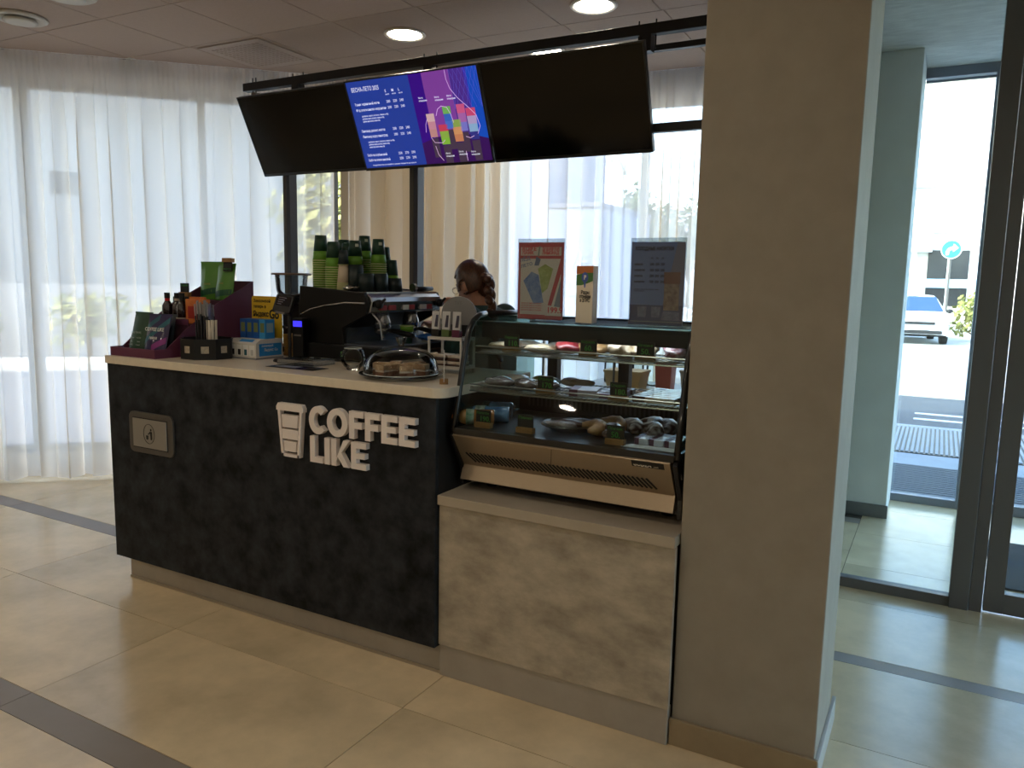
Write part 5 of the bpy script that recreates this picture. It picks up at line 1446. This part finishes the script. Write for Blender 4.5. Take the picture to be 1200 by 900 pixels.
for n_, x, y, cnt in stacks:
    for k in range(cnt):
        zz = ZM + .0108 * k
        if first:
            c_ = cup0; c_.location = (x, y, zz); first = False
        else:
            c_ = dup(cup0, (x, y, zz), rd.uniform(0, 6))
        c_['label'] = 'green paper cup nested ' + where[n_]; c_['group'] = 'nested green cups, stack ' + {'A': 'one', 'B': 'two', 'C': 'three', 'D': 'four', 'E': 'five', 'F': 'six', 'G': 'seven', 'H': 'eight', 'I': 'nine', 'J': 'ten'}[n_]
        if k == cnt - 1:
            if n_ in 'BEFHDG':
                a = math.atan2(-y, -x)
                Ml = Matrix.Rotation(a + PI / 2 + .3 - c_.rotation_euler[2], 4, 'Z')
                if n_ == 'E':
                    g = text('COFFEE', .022, (0, 0, 0), g=G(), bold=.0006)
                    Mv = Ml @ Matrix.Translation((.004, -.0318, .112)) @ Matrix.Rotation(math.radians(-5), 4, 'X') @ Matrix.Rotation(PI / 2, 4, 'Y')
                    for v in g.v: v.xyz = Mv @ v
                else:
                    g = G(); Mv = Ml @ Matrix.Translation((0, -.0310, .092)) @ Matrix.Rotation(math.radians(-5), 4, 'X')
                    g.prism([(-.008, 0), (.008, 0), (.008, .014), (-.008, .014)], -.001, 0, 'y', Mv)
                lo = obj('cup_print', g, mat('cup print white', (200, 208, 196), 0.6), c_, local=True)
ckw = [(-2.487, 2.83), ]
for k in range(8):
    c_ = pcup(.085, .022, .030, [(1.0, m_cwh)], 'small white paper cup nested in the stack in front of the green ones', (-2.482, 2.835, ZM + .005 * k), 0, 'paper cup', 'nested small white cups')
pcup(.07, .019, .026, [(1.0, m_cbl)], 'small dark cup upside down on top of the white cups', (-2.482, 2.835, ZM + .12), 0)
for i, (x, y, h_) in enumerate(((-2.435, 2.868, .115), (-2.372, 2.868, .078), (-2.350, 2.945, .078), (-2.345, 3.045, .060))):
    pcup(h_ * 1.08, .034, .041, [(1.0, m_cbl)], ('tall dark paper cup upside down with a white square print, next to the white cups', 'dark paper cup upside down, second of the dark front row', 'dark paper cup upside down below the tall stack right of centre', 'low dark paper cup upside down at the right end of the machine top')[i], (x, y, ZM), .3 * i, rim=False)
o = tag(obj('plastic_lids', lumpy('l', (.04, .03, .014), None, 401, .3), glassy('clear plastic lids', (220, 220, 214), .35, .2), smooth=True), 'crumpled clear plastic lid beside the white cups', 'lid'); o.location = (-2.415, 2.81, ZM + .001)
t = thing('tamper', 'steel coffee tamper with black handle on the machine top', 'tamper', (-2.335, 3.20, ZM))
obj('handle', G().tube([(0, .02, .012), (.0, .08, .013), (0, .15, .015)], [.012, .014, .011], 10), m_mblk, t, local=True, smooth=True)
obj('steel_head', G().lathe([(.02, -.02), (.02, 0), (.008, .012)], 16, M=Matrix.Translation((0, .0, .02)) @ Matrix.Rotation(-PI / 2, 4, 'X')), m_mst, t, local=True)
c_ = pcup(.085, .024, .033, [(.65, m_cdk), (1.0, m_cgr)], 'single green paper cup standing upright on the drip tray', (-2.235, 3.0, 1.198), 0, inv=False)
o = tag(obj('cleaning_cloth', lumpy('c', (.05, .10, .016), None, 402, .5, n=30, q=16, fr=5), mat('blue cloth', (30, 92, 168), 0.9, var=.15, scale=14), smooth=True), 'crumpled blue cleaning cloth at the right of the drip tray', 'cloth'); o.location = (-2.24, 3.22, 1.198)
t = thing('milk_pitcher', 'copper-brown milk pitcher standing right of the drip tray', 'pitcher', (-2.275, 3.45, ZC))
obj('pitcher_body', G().lathe([(0, 0), (.038, 0), (.04, .004), (.036, .06), (.03, .10), (.033, .12)], 22), mat('copper', (110, 62, 40), 0.3, metal=.8), t, local=True, smooth=True)
obj('handle', G().tube([(-.033, 0, .10), (-.06, 0, .10), (-.066, 0, .06), (-.037, 0, .03)], .004, 8), m_mblk, t, local=True)

# grinder
t = thing('coffee_grinder', 'black coffee grinder with clear hopper behind the card terminal', 'grinder', (-3.01, 3.03, ZC))
obj('base', G().box(-.085, .085, -.10, .10, 0, .03), m_mblk, t, local=True, bevel=.006)
obj('column', G().box(-.065, .065, -.01, .09, .03, .27), m_mblk, t, local=True, bevel=.012)
obj('collar', G().lathe([(.06, .25), (.065, .262), (.07, .28), (.05, .285)], 24), m_mblk, t, local=True, smooth=True)
obj('hopper', G().lathe([(.045, .285), (.072, .30), (.078, .32), (.085, .398)], 28, caps=False), clearglass('hopper clear', (220, 226, 228), 1.4), t, local=True, smooth=True)
obj('hopper_lid', G().lathe([(0, .398), (.102, .398), (.104, .403), (.10, .409), (0, .409)], 30), mat('smoked lid', (120, 98, 84), 0.4), t, local=True, smooth=True)
for x_ in (-.02, .02): obj('dosing_fork', G().tube([(x_, -.02, .13), (x_, -.07, .125)], .006), m_mst, t, local=True)
t = thing('digital_scale_unit', 'black unit with glowing blue display beside the coffee machine', 'coffee device', (-2.668, 2.742, ZC))
obj('body', G().prism(rrect(-.034, .034, 0, .195, .012), -.022, .022, 'y'), m_mblk, t, local=True, bevel=.003)
obj('blue_display', G().box(-.027, .027, -.0235, -.022, .155, .182), mat('blue glow', (50, 44, 235), 0.3, emit=.5), t, local=True)
obj('button_row', G().box(-.022, .022, -.024, -.022, .11, .118), m_alu, t, local=True)

# ------------------------------------------------------------------ signs on the display case
ZG = 1.3565
m_acr = glassy('poster acrylic', (236, 240, 242), 0.08)
def stand(label, loc, rz, w_, h_, name='poster_stand'):
    t = thing(name, label, 'poster', loc, rz)
    obj('acrylic_foot', G().box(-w_ / 2, w_ / 2, -.03, .03, 0, .003), m_acr, t, local=True)
    obj('acrylic_sheet', G().box(-w_ / 2 - .003, w_ / 2 + .003, -.004, -.0025, .002, h_ + .018).box(-w_ / 2 - .003, w_ / 2 + .003, .0025, .004, .002, h_ + .018), m_acr, t, local=True)
    return t
def pr(t, n, pts, m, lay, w_, h_):
    y = -.0012 - .00025 * lay
    return obj(n, G().prism([((u - .5) * w_, .004 + v * h_) for u, v in pts], y - .0002, y, 'y'), m, t, local=True)
def R4(u0, u1, v0, v1): return [(u0, v0), (u1, v0), (u1, v1), (u0, v1)]
w_, h_ = .188, .288
t = stand('red and white poster of two iced drinks priced 199 in an acrylic stand', (-1.335, 2.63, ZG), 0.02, w_, h_)
p_red = mat('poster red', (206, 62, 72), 0.5); p_crm = mat('poster cream', (240, 226, 214), 0.5)
sh = obj('paper_sheet', G().box(-w_ / 2, w_ / 2, -.0012, .0012, .004, .004 + h_), p_red, t, local=True)
pr(t, 'print_panel', R4(.05, .95, .83, .94), p_crm, 1, w_, h_); pr(t, 'print_panel', R4(.05, .95, .06, .79), p_crm, 1, w_, h_)
pr(t, 'red_diagonal', [(.62, .06), (.70, .06), (.98, .66), (.98, .79), (.94, .79)], p_red, 2, w_, h_)
pr(t, 'grey_corner', [(.80, .14), (.95, .14), (.95, .52)], mat('poster grey blue', (136, 144, 164), 0.5), 2, w_, h_)
pr(t, 'blue_drink', [(.36, .20), (.58, .22), (.46, .58), (.30, .62), (.12, .50)], mat('poster blue', (86, 124, 196), 0.5, col2=(150, 174, 214), scale=40), 3, w_, h_)
pr(t, 'green_drink', [(.54, .34), (.66, .40), (.78, .66), (.60, .72), (.44, .66), (.48, .56)], mat('poster lime', (150, 166, 60), 0.5, col2=(196, 206, 130), scale=40), 2, w_, h_)
pr(t, 'ice_cube', [(.36, .70), (.46, .70), (.50, .78), (.40, .82)], mat('poster slate', (110, 120, 156), 0.5), 3, w_, h_)
pr(t, 'straw', [(.43, .82), (.46, .82), (.49, .95), (.46, .95)], m_grey_tx, 3, w_, h_)
pr(t, 'price_flag', [(.62, .05), (.98, .05), (.98, .16), (.66, .19)], p_crm, 4, w_, h_)
g = G()
for s_, u, v, sz, wd in (('КОФЕ', .08, .895, .02, .06), ('ЛАЙК', .08, .845, .018, .05), ('ЗАБИРАЙ', .53, .895, .018, .07), ('ЛИМОНАД', .53, .845, .018, .07), ('199.9', .66, .09, .03, .06)):
    text(s_, sz, ((u - .5) * w_, -.0027, .004 + v * h_), g=g, width=wd, bold=.0007, depth=.0003)
for v in (.20, .17, .14, .11): text('напиток дня со льдом', .008, ((.08 - .5) * w_, -.0027, .004 + v * h_), g=g, width=.085, depth=.0003)
obj('red_lettering', g, p_red, t, local=True)
g = G()
Mr_ = Matrix.Translation((-.082, -.0027, .196)) @ Matrix.Rotation(math.radians(-14), 4, 'Y')
text('ЛЁД', .018, (0, 0, .022), g=g, width=.045, depth=.0003, bold=.0004, M=Mr_); text('ЛЕТО', .016, (0, 0, 0), g=g, width=.05, depth=.0003, bold=.0004, M=Mr_)
obj('blue_lettering', g, MATS['poster slate'], t, local=True)
# donation prism
t = thing('table_tent', 'three-sided white table tent with green and orange top between the posters', 'table tent', (-1.125, 2.60, ZG), -0.35)
W3, H3 = .082, .205
tri = [(-W3 / 2, -.02), (W3 / 2, -.02), (0, .05)]
m_tent = mat('tent card', (236, 224, 204), 0.6)
obj('tent_card', G().prism(tri, 0, H3), m_tent, t, local=True)
def tent(n, pts, m, lay): return obj(n, G().prism([(u * W3 - W3 / 2, v * H3) for u, v in pts], -.0204 - .0003 * lay, -.0202 - .0003 * lay, 'y'), m, t, local=True)
tent('orange_print', R4(0, 1, .86, 1), mat('tent orange', (190, 112, 60), 0.6), 0)
tent('green_print', [(0, .66), (.3, .66), (.7, .70), (1, .74), (1, .88), (.5, .88), (0, .84)], mat('tent green', (76, 124, 66), 0.6), 1)
tent('blue_pin', [(.52 + .2 * math.cos(a) if True else 0, .80 + .09 * math.sin(a)) for a in [2 * PI * k / 16 for k in range(16)]], mat('tent blue', (74, 98, 176), 0.6), 2)
tent('blue_pin', [(.49, .62), (.55, .62), (.6, .75), (.44, .75)], MATS['tent blue'], 2)
tent('white_pin_mark', [(.46, .76), (.52, .76), (.52, .79), (.60, .80), (.60, .84), (.46, .84)], m_white, 3)
g = G()
for s_, v, wd in (('Рады', .51, .04), ('отзывам', .44, .055), ('в 2ГИС', .37, .05)): text(s_, .018, (-wd / 2 + .004, -.0215, v * H3), g=g, width=wd, depth=.0003, bold=.0004)
obj('tent_lettering', g, m_blktx, t, local=True)
g = G()
vs_side = Matrix.Translation((-W3 / 2, -.02, 0)) @ Matrix.Rotation(math.atan2(.07, W3 / 2), 4, 'Z')
# blue menu poster
w_, h_ = .19, .285
t = stand('dark blue cold drinks menu poster in an acrylic stand beside the pillar', (-0.868, 2.60, ZG), 0.03, w_, h_)
p_b = mat('menu blue', (92, 116, 178), 0.5, col2=(106, 130, 190), scale=4)
sh = obj('paper_sheet', G().box(-w_ / 2, w_ / 2, -.0012, .0012, .004, .004 + h_), p_b, t, local=True)
pr(t, 'picture_base', R4(0, 1, 0, .24), mat('menu navy', (56, 62, 112), 0.5), 1, w_, h_)
pr(t, 'picture_side', [(.62, .24), (1, .24), (1, 1), (.86, 1)], mat('menu mauve', (120, 116, 146), 0.5), 1, w_, h_)
pr(t, 'tall_drink', R4(.64, .92, .18, .62), mat('menu coffee', (112, 76, 62), 0.5, col2=(176, 150, 130), scale=50), 2, w_, h_)
pr(t, 'tall_drink_top', R4(.63, .93, .50, .64), mat('menu caramel', (136, 76, 46), 0.5, col2=(110, 60, 40), scale=60), 3, w_, h_)
for u in (.16, .42): pr(t, 'ice_glass', [(u, .09), (u + .15, .09), (u + .17, .22), (u - .01, .22)], mat('menu ice', (84, 84, 122), 0.5, col2=(130, 130, 160), scale=50), 3, w_, h_)
pr(t, 'ice_pile', [(.60, .06), (.96, .06), (.93, .16), (.64, .17)], MATS['menu ice'], 4, w_, h_)
pr(t, 'border_line', R4(.02, .98, .035, .042), m_grey_tx, 4, w_, h_)
g = G()
text('ХОЛОДНЫЕ НАПИТКИ', .017, (-.082, -.0027, .004 + .90 * h_), g=g, width=.137, bold=.0005, depth=.0003)
for v in (.72, .65, .58, .51):
    text('напиток', .011, (-.082, -.0027, .004 + v * h_), g=g, width=.03 if v in (.72, .58) else .038, depth=.0003, bold=.0003)
    for u in (.36, .46, .56): text('250', .011, ((u - .5) * w_, -.0027, .004 + v * h_), g=g, width=.014, depth=.0003, bold=.0003)
for u in (.37, .47, .57): text('M', .011, ((u - .5) * w_, -.0027, .004 + .79 * h_), g=g, depth=.0003)
text('Добавьте сироп или взбитые сливки', .008, (-.082, -.0027, .004 + .42 * h_), g=g, width=.09, depth=.0003); text('к любому напитку', .008, (-.082, -.0027, .004 + .40 * h_), g=g, width=.04, depth=.0003)
obj('menu_lettering', g, mat('menu print', (24, 26, 48), 0.6), t, local=True)

# ------------------------------------------------------------------ back worktop seen through the case
bc = thing('back_counter', 'grey work counter behind the display case', 'counter', (-1.4, 4.25, 0))
obj('carcass', G().box(-1.85, -0.70, 3.95, 4.6, 0, .86), mat('back carcass', (150, 146, 140), 0.6), bc)
obj('worktop', G().box(-1.87, -0.69, 3.92, 4.62, .86, .90), mat('back worktop', (150, 156, 166), 0.35), bc, bevel=.002)
def tub(label, loc, d, m, lid=None):
    t = thing('storage_tub', label, 'container', loc)
    obj('tub', G().add([(-d[0] * .42, -d[1] * .42, 0), (d[0] * .42, -d[1] * .42, 0), (d[0] * .42, d[1] * .42, 0), (-d[0] * .42, d[1] * .42, 0), (-d[0] / 2, -d[1] / 2, d[2]), (d[0] / 2, -d[1] / 2, d[2]), (d[0] / 2, d[1] / 2, d[2]), (-d[0] / 2, d[1] / 2, d[2])], [(3, 2, 1, 0), (4, 5, 6, 7), (0, 1, 5, 4), (1, 2, 6, 5), (2, 3, 7, 6), (3, 0, 4, 7)]), m, t, local=True)
    obj('lid', G().box(-d[0] / 2 - .004, d[0] / 2 + .004, -d[1] / 2 - .004, d[1] / 2 + .004, d[2], d[2] + .012), lid or m, t, local=True)
    return t
tub('white storage tub on the back counter at the right', (-1.13, 4.15, .90), (.16, .14, .13), mat('tub white', (206, 204, 198), 0.5))
tub('cream paper box on the back counter in the middle', (-1.55, 4.18, .90), (.22, .16, .10), mat('tub cream', (206, 190, 150), 0.6))
tub('pale red box on the back counter', (-1.36, 4.3, .90), (.10, .1, .16), mat('tub red', (190, 110, 104), 0.5), m_white)
t = thing('serving_tray', 'flat kraft tray with cut-offs on the back counter', 'tray', (-1.38, 4.05, .90))
obj('tray_plate', G().box(-.17, .17, -.09, .09, 0, .006), MATS['kraft card'], t, local=True)
for a in ((-.17, .17, -.09, -.085), (-.17, .17, .085, .09), (-.17, -.165, -.085, .085), (.165, .17, -.085, .085)): obj('tray_rim', G().box(*a, .006, .018), MATS['kraft card'], t, local=True)
for k in range(4):
    t = thing('glass_jar', 'clear glass jar in the row on the back counter', 'jar', (-1.75 + .09 * k, 4.42, .90), 0, 'glass jars on the back counter')
    obj('jar_wall', G().lathe([(.034, 0), (.036, .01), (.036, .12), (.028, .14)], 18), m_clear, t, local=True, smooth=True)
    obj('jar_lid', G().lathe([(.03, .14), (.03, .16), (0, .16)], 18), m_alu, t, local=True)

# ------------------------------------------------------------------ the barista
def limb(g, pts):
    """tapered limb: closed tube with a ball at every joint"""
    P = [Vector(p) for p, r in pts]; R_ = [r for p, r in pts]
    for k in range(len(P) - 1):
        g.tube([P[k], P[k].lerp(P[k + 1], .5), P[k + 1]], [R_[k], (R_[k] + R_[k + 1]) / 2 * 1.02, R_[k + 1]], 16)
    for p, r in zip(P, R_): g.ell(p, (r, r, r), 16, 10)
def trunk_sec(g, secs, n=28):
    """closed trunk from elliptical level sections (x, y, z, rx, ry)"""
    vs, fs = [], []
    for x, y, z, rx, ry in secs:
        for k in range(n):
            a = 2 * PI * k / n; vs.append((x + rx * math.cos(a), y + ry * math.sin(a), z))
    for j in range(len(secs) - 1):
        for k in range(n): fs.append((j * n + k, j * n + (k + 1) % n, (j + 1) * n + (k + 1) % n, (j + 1) * n + k))
    fs.append(tuple(range(n))[::-1]); fs.append(tuple(range((len(secs) - 1) * n, len(secs) * n)))
    g.add(vs, fs)
def fuse(name, g, m, parent, voxel, smooth_it=4):
    """one continuous skin around the overlapping closed pieces"""
    o = obj(name, g, m, parent, local=True, smooth=True)
    rm = o.modifiers.new('remesh', 'REMESH'); rm.mode = 'VOXEL'; rm.voxel_size = voxel; rm.use_smooth_shade = True
    sm = o.modifiers.new('smooth', 'SMOOTH'); sm.factor = .5; sm.iterations = smooth_it
    me = bpy.data.meshes.new_from_object(o.evaluated_get(bpy.context.evaluated_depsgraph_get()))
    o.modifiers.clear(); o.data = me
    if not me.materials: me.materials.append(m)
    bm = bmesh.new(); bm.from_mesh(me)
    seen, best = set(), []
    for v in bm.verts:
        if v in seen: continue
        st, comp = [v], []; seen.add(v)
        while st:
            a = st.pop(); comp.append(a)
            for e in a.link_edges:
                b_ = e.other_vert(a)
                if b_ not in seen: seen.add(b_); st.append(b_)
        if len(comp) > len(best): best = comp
    keep = set(best)
    bmesh.ops.delete(bm, geom=[v for v in bm.verts if v not in keep], context='VERTS')
    bm.to_mesh(me); bm.free()
    return o
# local frame: faces -X, stands on z=0, left hand side is -Y (towards the counter front)
per = thing('person', 'barista in dark green top with long brown braid bending over the coffee machine', 'person', (-2.02, 3.47, 0), math.radians(-12))
m_skin = mat('skin', (176, 128, 104), 0.55, var=.04, scale=20)
m_shirt = mat('dark green top', (30, 60, 56), 0.85, var=.08, scale=20)
m_trou = mat('dark trousers', (34, 35, 40), 0.9)
m_hair = mat('brown hair', (44, 24, 14), 0.42, col2=(92, 54, 30), scale=30, stretch=(6, 6, 1))
hdz = (-.165, 0, 1.478)
gB = G()
trunk_sec(gB, [(0, 0, .80, .10, .15), (0, 0, .90, .115, .165), (-.005, 0, 1.02, .092, .125), (-.03, 0, 1.16, .105, .148), (-.055, 0, 1.27, .100, .155), (-.075, 0, 1.335, .070, .11), (-.09, 0, 1.365, .05, .055)])
limb(gB, [((-.085, 0, 1.33), .052), ((-.115, 0, 1.395), .050), ((-.145, 0, 1.44), .054)])
limb(gB, [((-.06, -.145, 1.315), .052), ((-.12, -.20, 1.10), .041), ((-.27, -.15, 1.18), .032), ((-.345, -.115, 1.245), .023)])
limb(gB, [((-.06, .145, 1.315), .052), ((-.13, .20, 1.10), .041), ((-.24, .10, 1.25), .032), ((-.29, .02, 1.375), .023)])
for q_ in (-1, 1): limb(gB, [((0, q_ * .09, .84), .088), ((-.01, q_ * .10, .46), .058), ((.02, q_ * .10, .10), .040), ((-.02, q_ * .10, .045), .040), ((-.13, q_ * .11, .035), .030)])
gB.ell((-.36, -.108, 1.258), (.036, .032, .018), 14, 10); gB.ell((-.303, .008, 1.393), (.034, .032, .020), 14, 10)
# head: ellipsoid with face features, pitched down
Mh = Matrix.Translation(hdz) @ Matrix.Rotation(math.radians(2), 4, 'Z') @ Matrix.Rotation(math.radians(-22), 4, 'Y')
hg = G(); hg.ell((0, 0, 0), (.092, .074, .115), 28, 20)
for i, v in enumerate(hg.v):
    if v.x < 0 and v.z < 0: hg.v[i] = Vector((v.x * (1 - .15 * (-v.z / .115)), v.y * (1 - .25 * (-v.z / .115)), v.z))
    if v.x < -.05 and .0 < v.z < .04: hg.v[i].x += .006
hg.prism([(-.086, .012), (-.112, -.022), (-.084, -.030)], -.011, .011, 'y')
hg.ell((-.084, 0, -.052), (.010, .022, .007), 12, 8); hg.ell((-.078, 0, -.088), (.02, .022, .018), 12, 8)
for s_ in (-1, 1):
    hg.ell((.008, s_ * .073, -.008), (.020, .008, .031), 12, 8)
for v in hg.v: v.xyz = Mh @ v
gB.add(hg.v, hg.f)
# hands: palm end plus five fingers each
for bx, by, bz, dx in ((-.36, -.11, 1.26, (-.8, .1, .25)), (-.305, .01, 1.395, (-.8, -.35, .1))):
    d = Vector(dx).normalized(); sidev = d.cross(Vector((0, 0, 1))).normalized(); up = sidev.cross(d)
    for k, L in enumerate((.062, .07, .066, .052)):
        p0 = Vector((bx, by, bz)) + sidev * (.024 - .016 * k) + d * .01
        p1 = p0 + d * L * .5 + up * .004; p2 = p1 + d * L * .3 - up * .014; p3 = p2 + d * L * .1 - up * .022
        gB.tube([p0, p1, p2, p3], [.009, .0085, .008, .0065], 8)
    p0 = Vector((bx, by, bz)) + sidev * .026 - d * .025
    gB.tube([p0, p0 + sidev * .022 + d * .02, p0 + sidev * .026 + d * .048 - up * .006], [.011, .0095, .0075], 8)
body = fuse('body', gB, m_skin, per, .0055, 2)
gS = G()
trunk_sec(gS, [(0, 0, .86, .125, .178), (0, 0, .92, .128, .176), (-.005, 0, 1.02, .106, .140), (-.03, 0, 1.16, .119, .163), (-.055, 0, 1.27, .114, .170), (-.075, 0, 1.345, .084, .135), (-.092, 0, 1.375, .062, .068)])
for q_ in (-1, 1): limb(gS, [((-.06, q_ * .14, 1.315), .070), ((-.105, q_ * .19, 1.165), .060)])
fuse('top', gS, m_shirt, per, .008, 4)
gT = G()
trunk_sec(gT, [(0, 0, .78, .115, .165), (0, 0, .88, .121, .172), (0, 0, .93, .112, .16)])
for q_ in (-1, 1): limb(gT, [((0, q_ * .085, .84), .098), ((-.01, q_ * .10, .46), .072), ((.02, q_ * .10, .09), .060)])
fuse('trousers', gT, m_trou, per, .009, 4)
for s_ in (-1, 1):
    obj('shoe', G().ell((-.06, s_ * .105, .035), (.135, .05, .04), 18, 10, ex=.8), m_dark, per, local=True, smooth=True)
hh = G(); hh.ell((.006, 0, .012), (.102, .084, .121), 64, 48)
keep = []
for f in hh.f:
    c_ = sum((hh.v[i] for i in f), Vector()) / len(f)
    face = c_.x < -.045 + .35 * max(0, c_.z) and c_.z < .062
    ear = ((c_.x - .004) / .026) ** 2 + ((c_.z + .012) / .034) ** 2 < 1 and abs(c_.y) > .04
    neck = c_.z < -.055 - .5 * min(0, c_.x) + .0 and c_.x < .062
    neck = neck or (c_.z < -.02 and c_.x < -.012)
    if not (face or ear or neck): keep.append(f)
hh.f = keep; hh.m = [0] * len(keep)
for i, v in enumerate(hh.v):
    k = mnoise.noise(Vector((v.x * 20, v.y * 60, v.z * 10))) * .003
    hh.v[i] = Mh @ (v * (1 + k * 8))
hair = obj('hair', hh, m_hair, per, local=True, smooth=True)
sd = hair.modifiers.new('thick', 'SOLIDIFY'); sd.thickness = .008; sd.offset = 0
g = G()
pts = [Mh @ Vector((.09, .0, .01)), Mh @ Vector((.125, -.01, -.01)), Vector((-.015, -.03, 1.455)), Vector((.012, -.05, 1.40)), Vector((.036, -.06, 1.33)), Vector((.062, -.06, 1.25)), Vector((.078, -.055, 1.17)), Vector((.084, -.05, 1.10))]
def sp(t_):
    i = min(int(t_), len(pts) - 2); return pts[i].lerp(pts[i + 1], t_ - i)
N = 15
for k in range(N):
    t_ = k * (len(pts) - 1) / N; p = sp(t_ + .15)
    a = (1 if k % 2 else -1)
    d = (sp(min(t_ + .5, len(pts) - 1.001)) - sp(t_)).normalized()
    q = d.to_track_quat('Z', 'Y').to_matrix().to_4x4()
    sc = 1.0 - .35 * k / N
    g.ell((0, 0, 0), (.029 * sc, .023 * sc, .034), 12, 8, M=Matrix.Translation(p + Vector((0, a * .010 * sc, 0))) @ q @ Matrix.Rotation(a * .5, 4, 'X'))
g.tube([pts[-1], pts[-1] + Vector((.004, 0, -.06))], [.010, .004], 8)
obj('braid', g, m_hair, per, local=True, smooth=True)
g = G()
for s_ in (-1, 1):
    g.tube([Mh @ Vector((-.098, s_ * .034 + .022 * math.cos(2 * PI * k / 14), .004 + .018 * math.sin(2 * PI * k / 14))) for k in range(16)], .0014, 5)
    g.tube([Mh @ Vector((-.098, s_ * .056, .008)), Mh @ Vector((-.03, s_ * .078, .006)), Mh @ Vector((.012, s_ * .080, .004))], .0014, 5)
g.tube([Mh @ Vector((-.099, -.012, .008)), Mh @ Vector((-.102, 0, .012)), Mh @ Vector((-.099, .012, .008))], .0014, 5)
obj('glasses', g, m_alu, per, local=True)
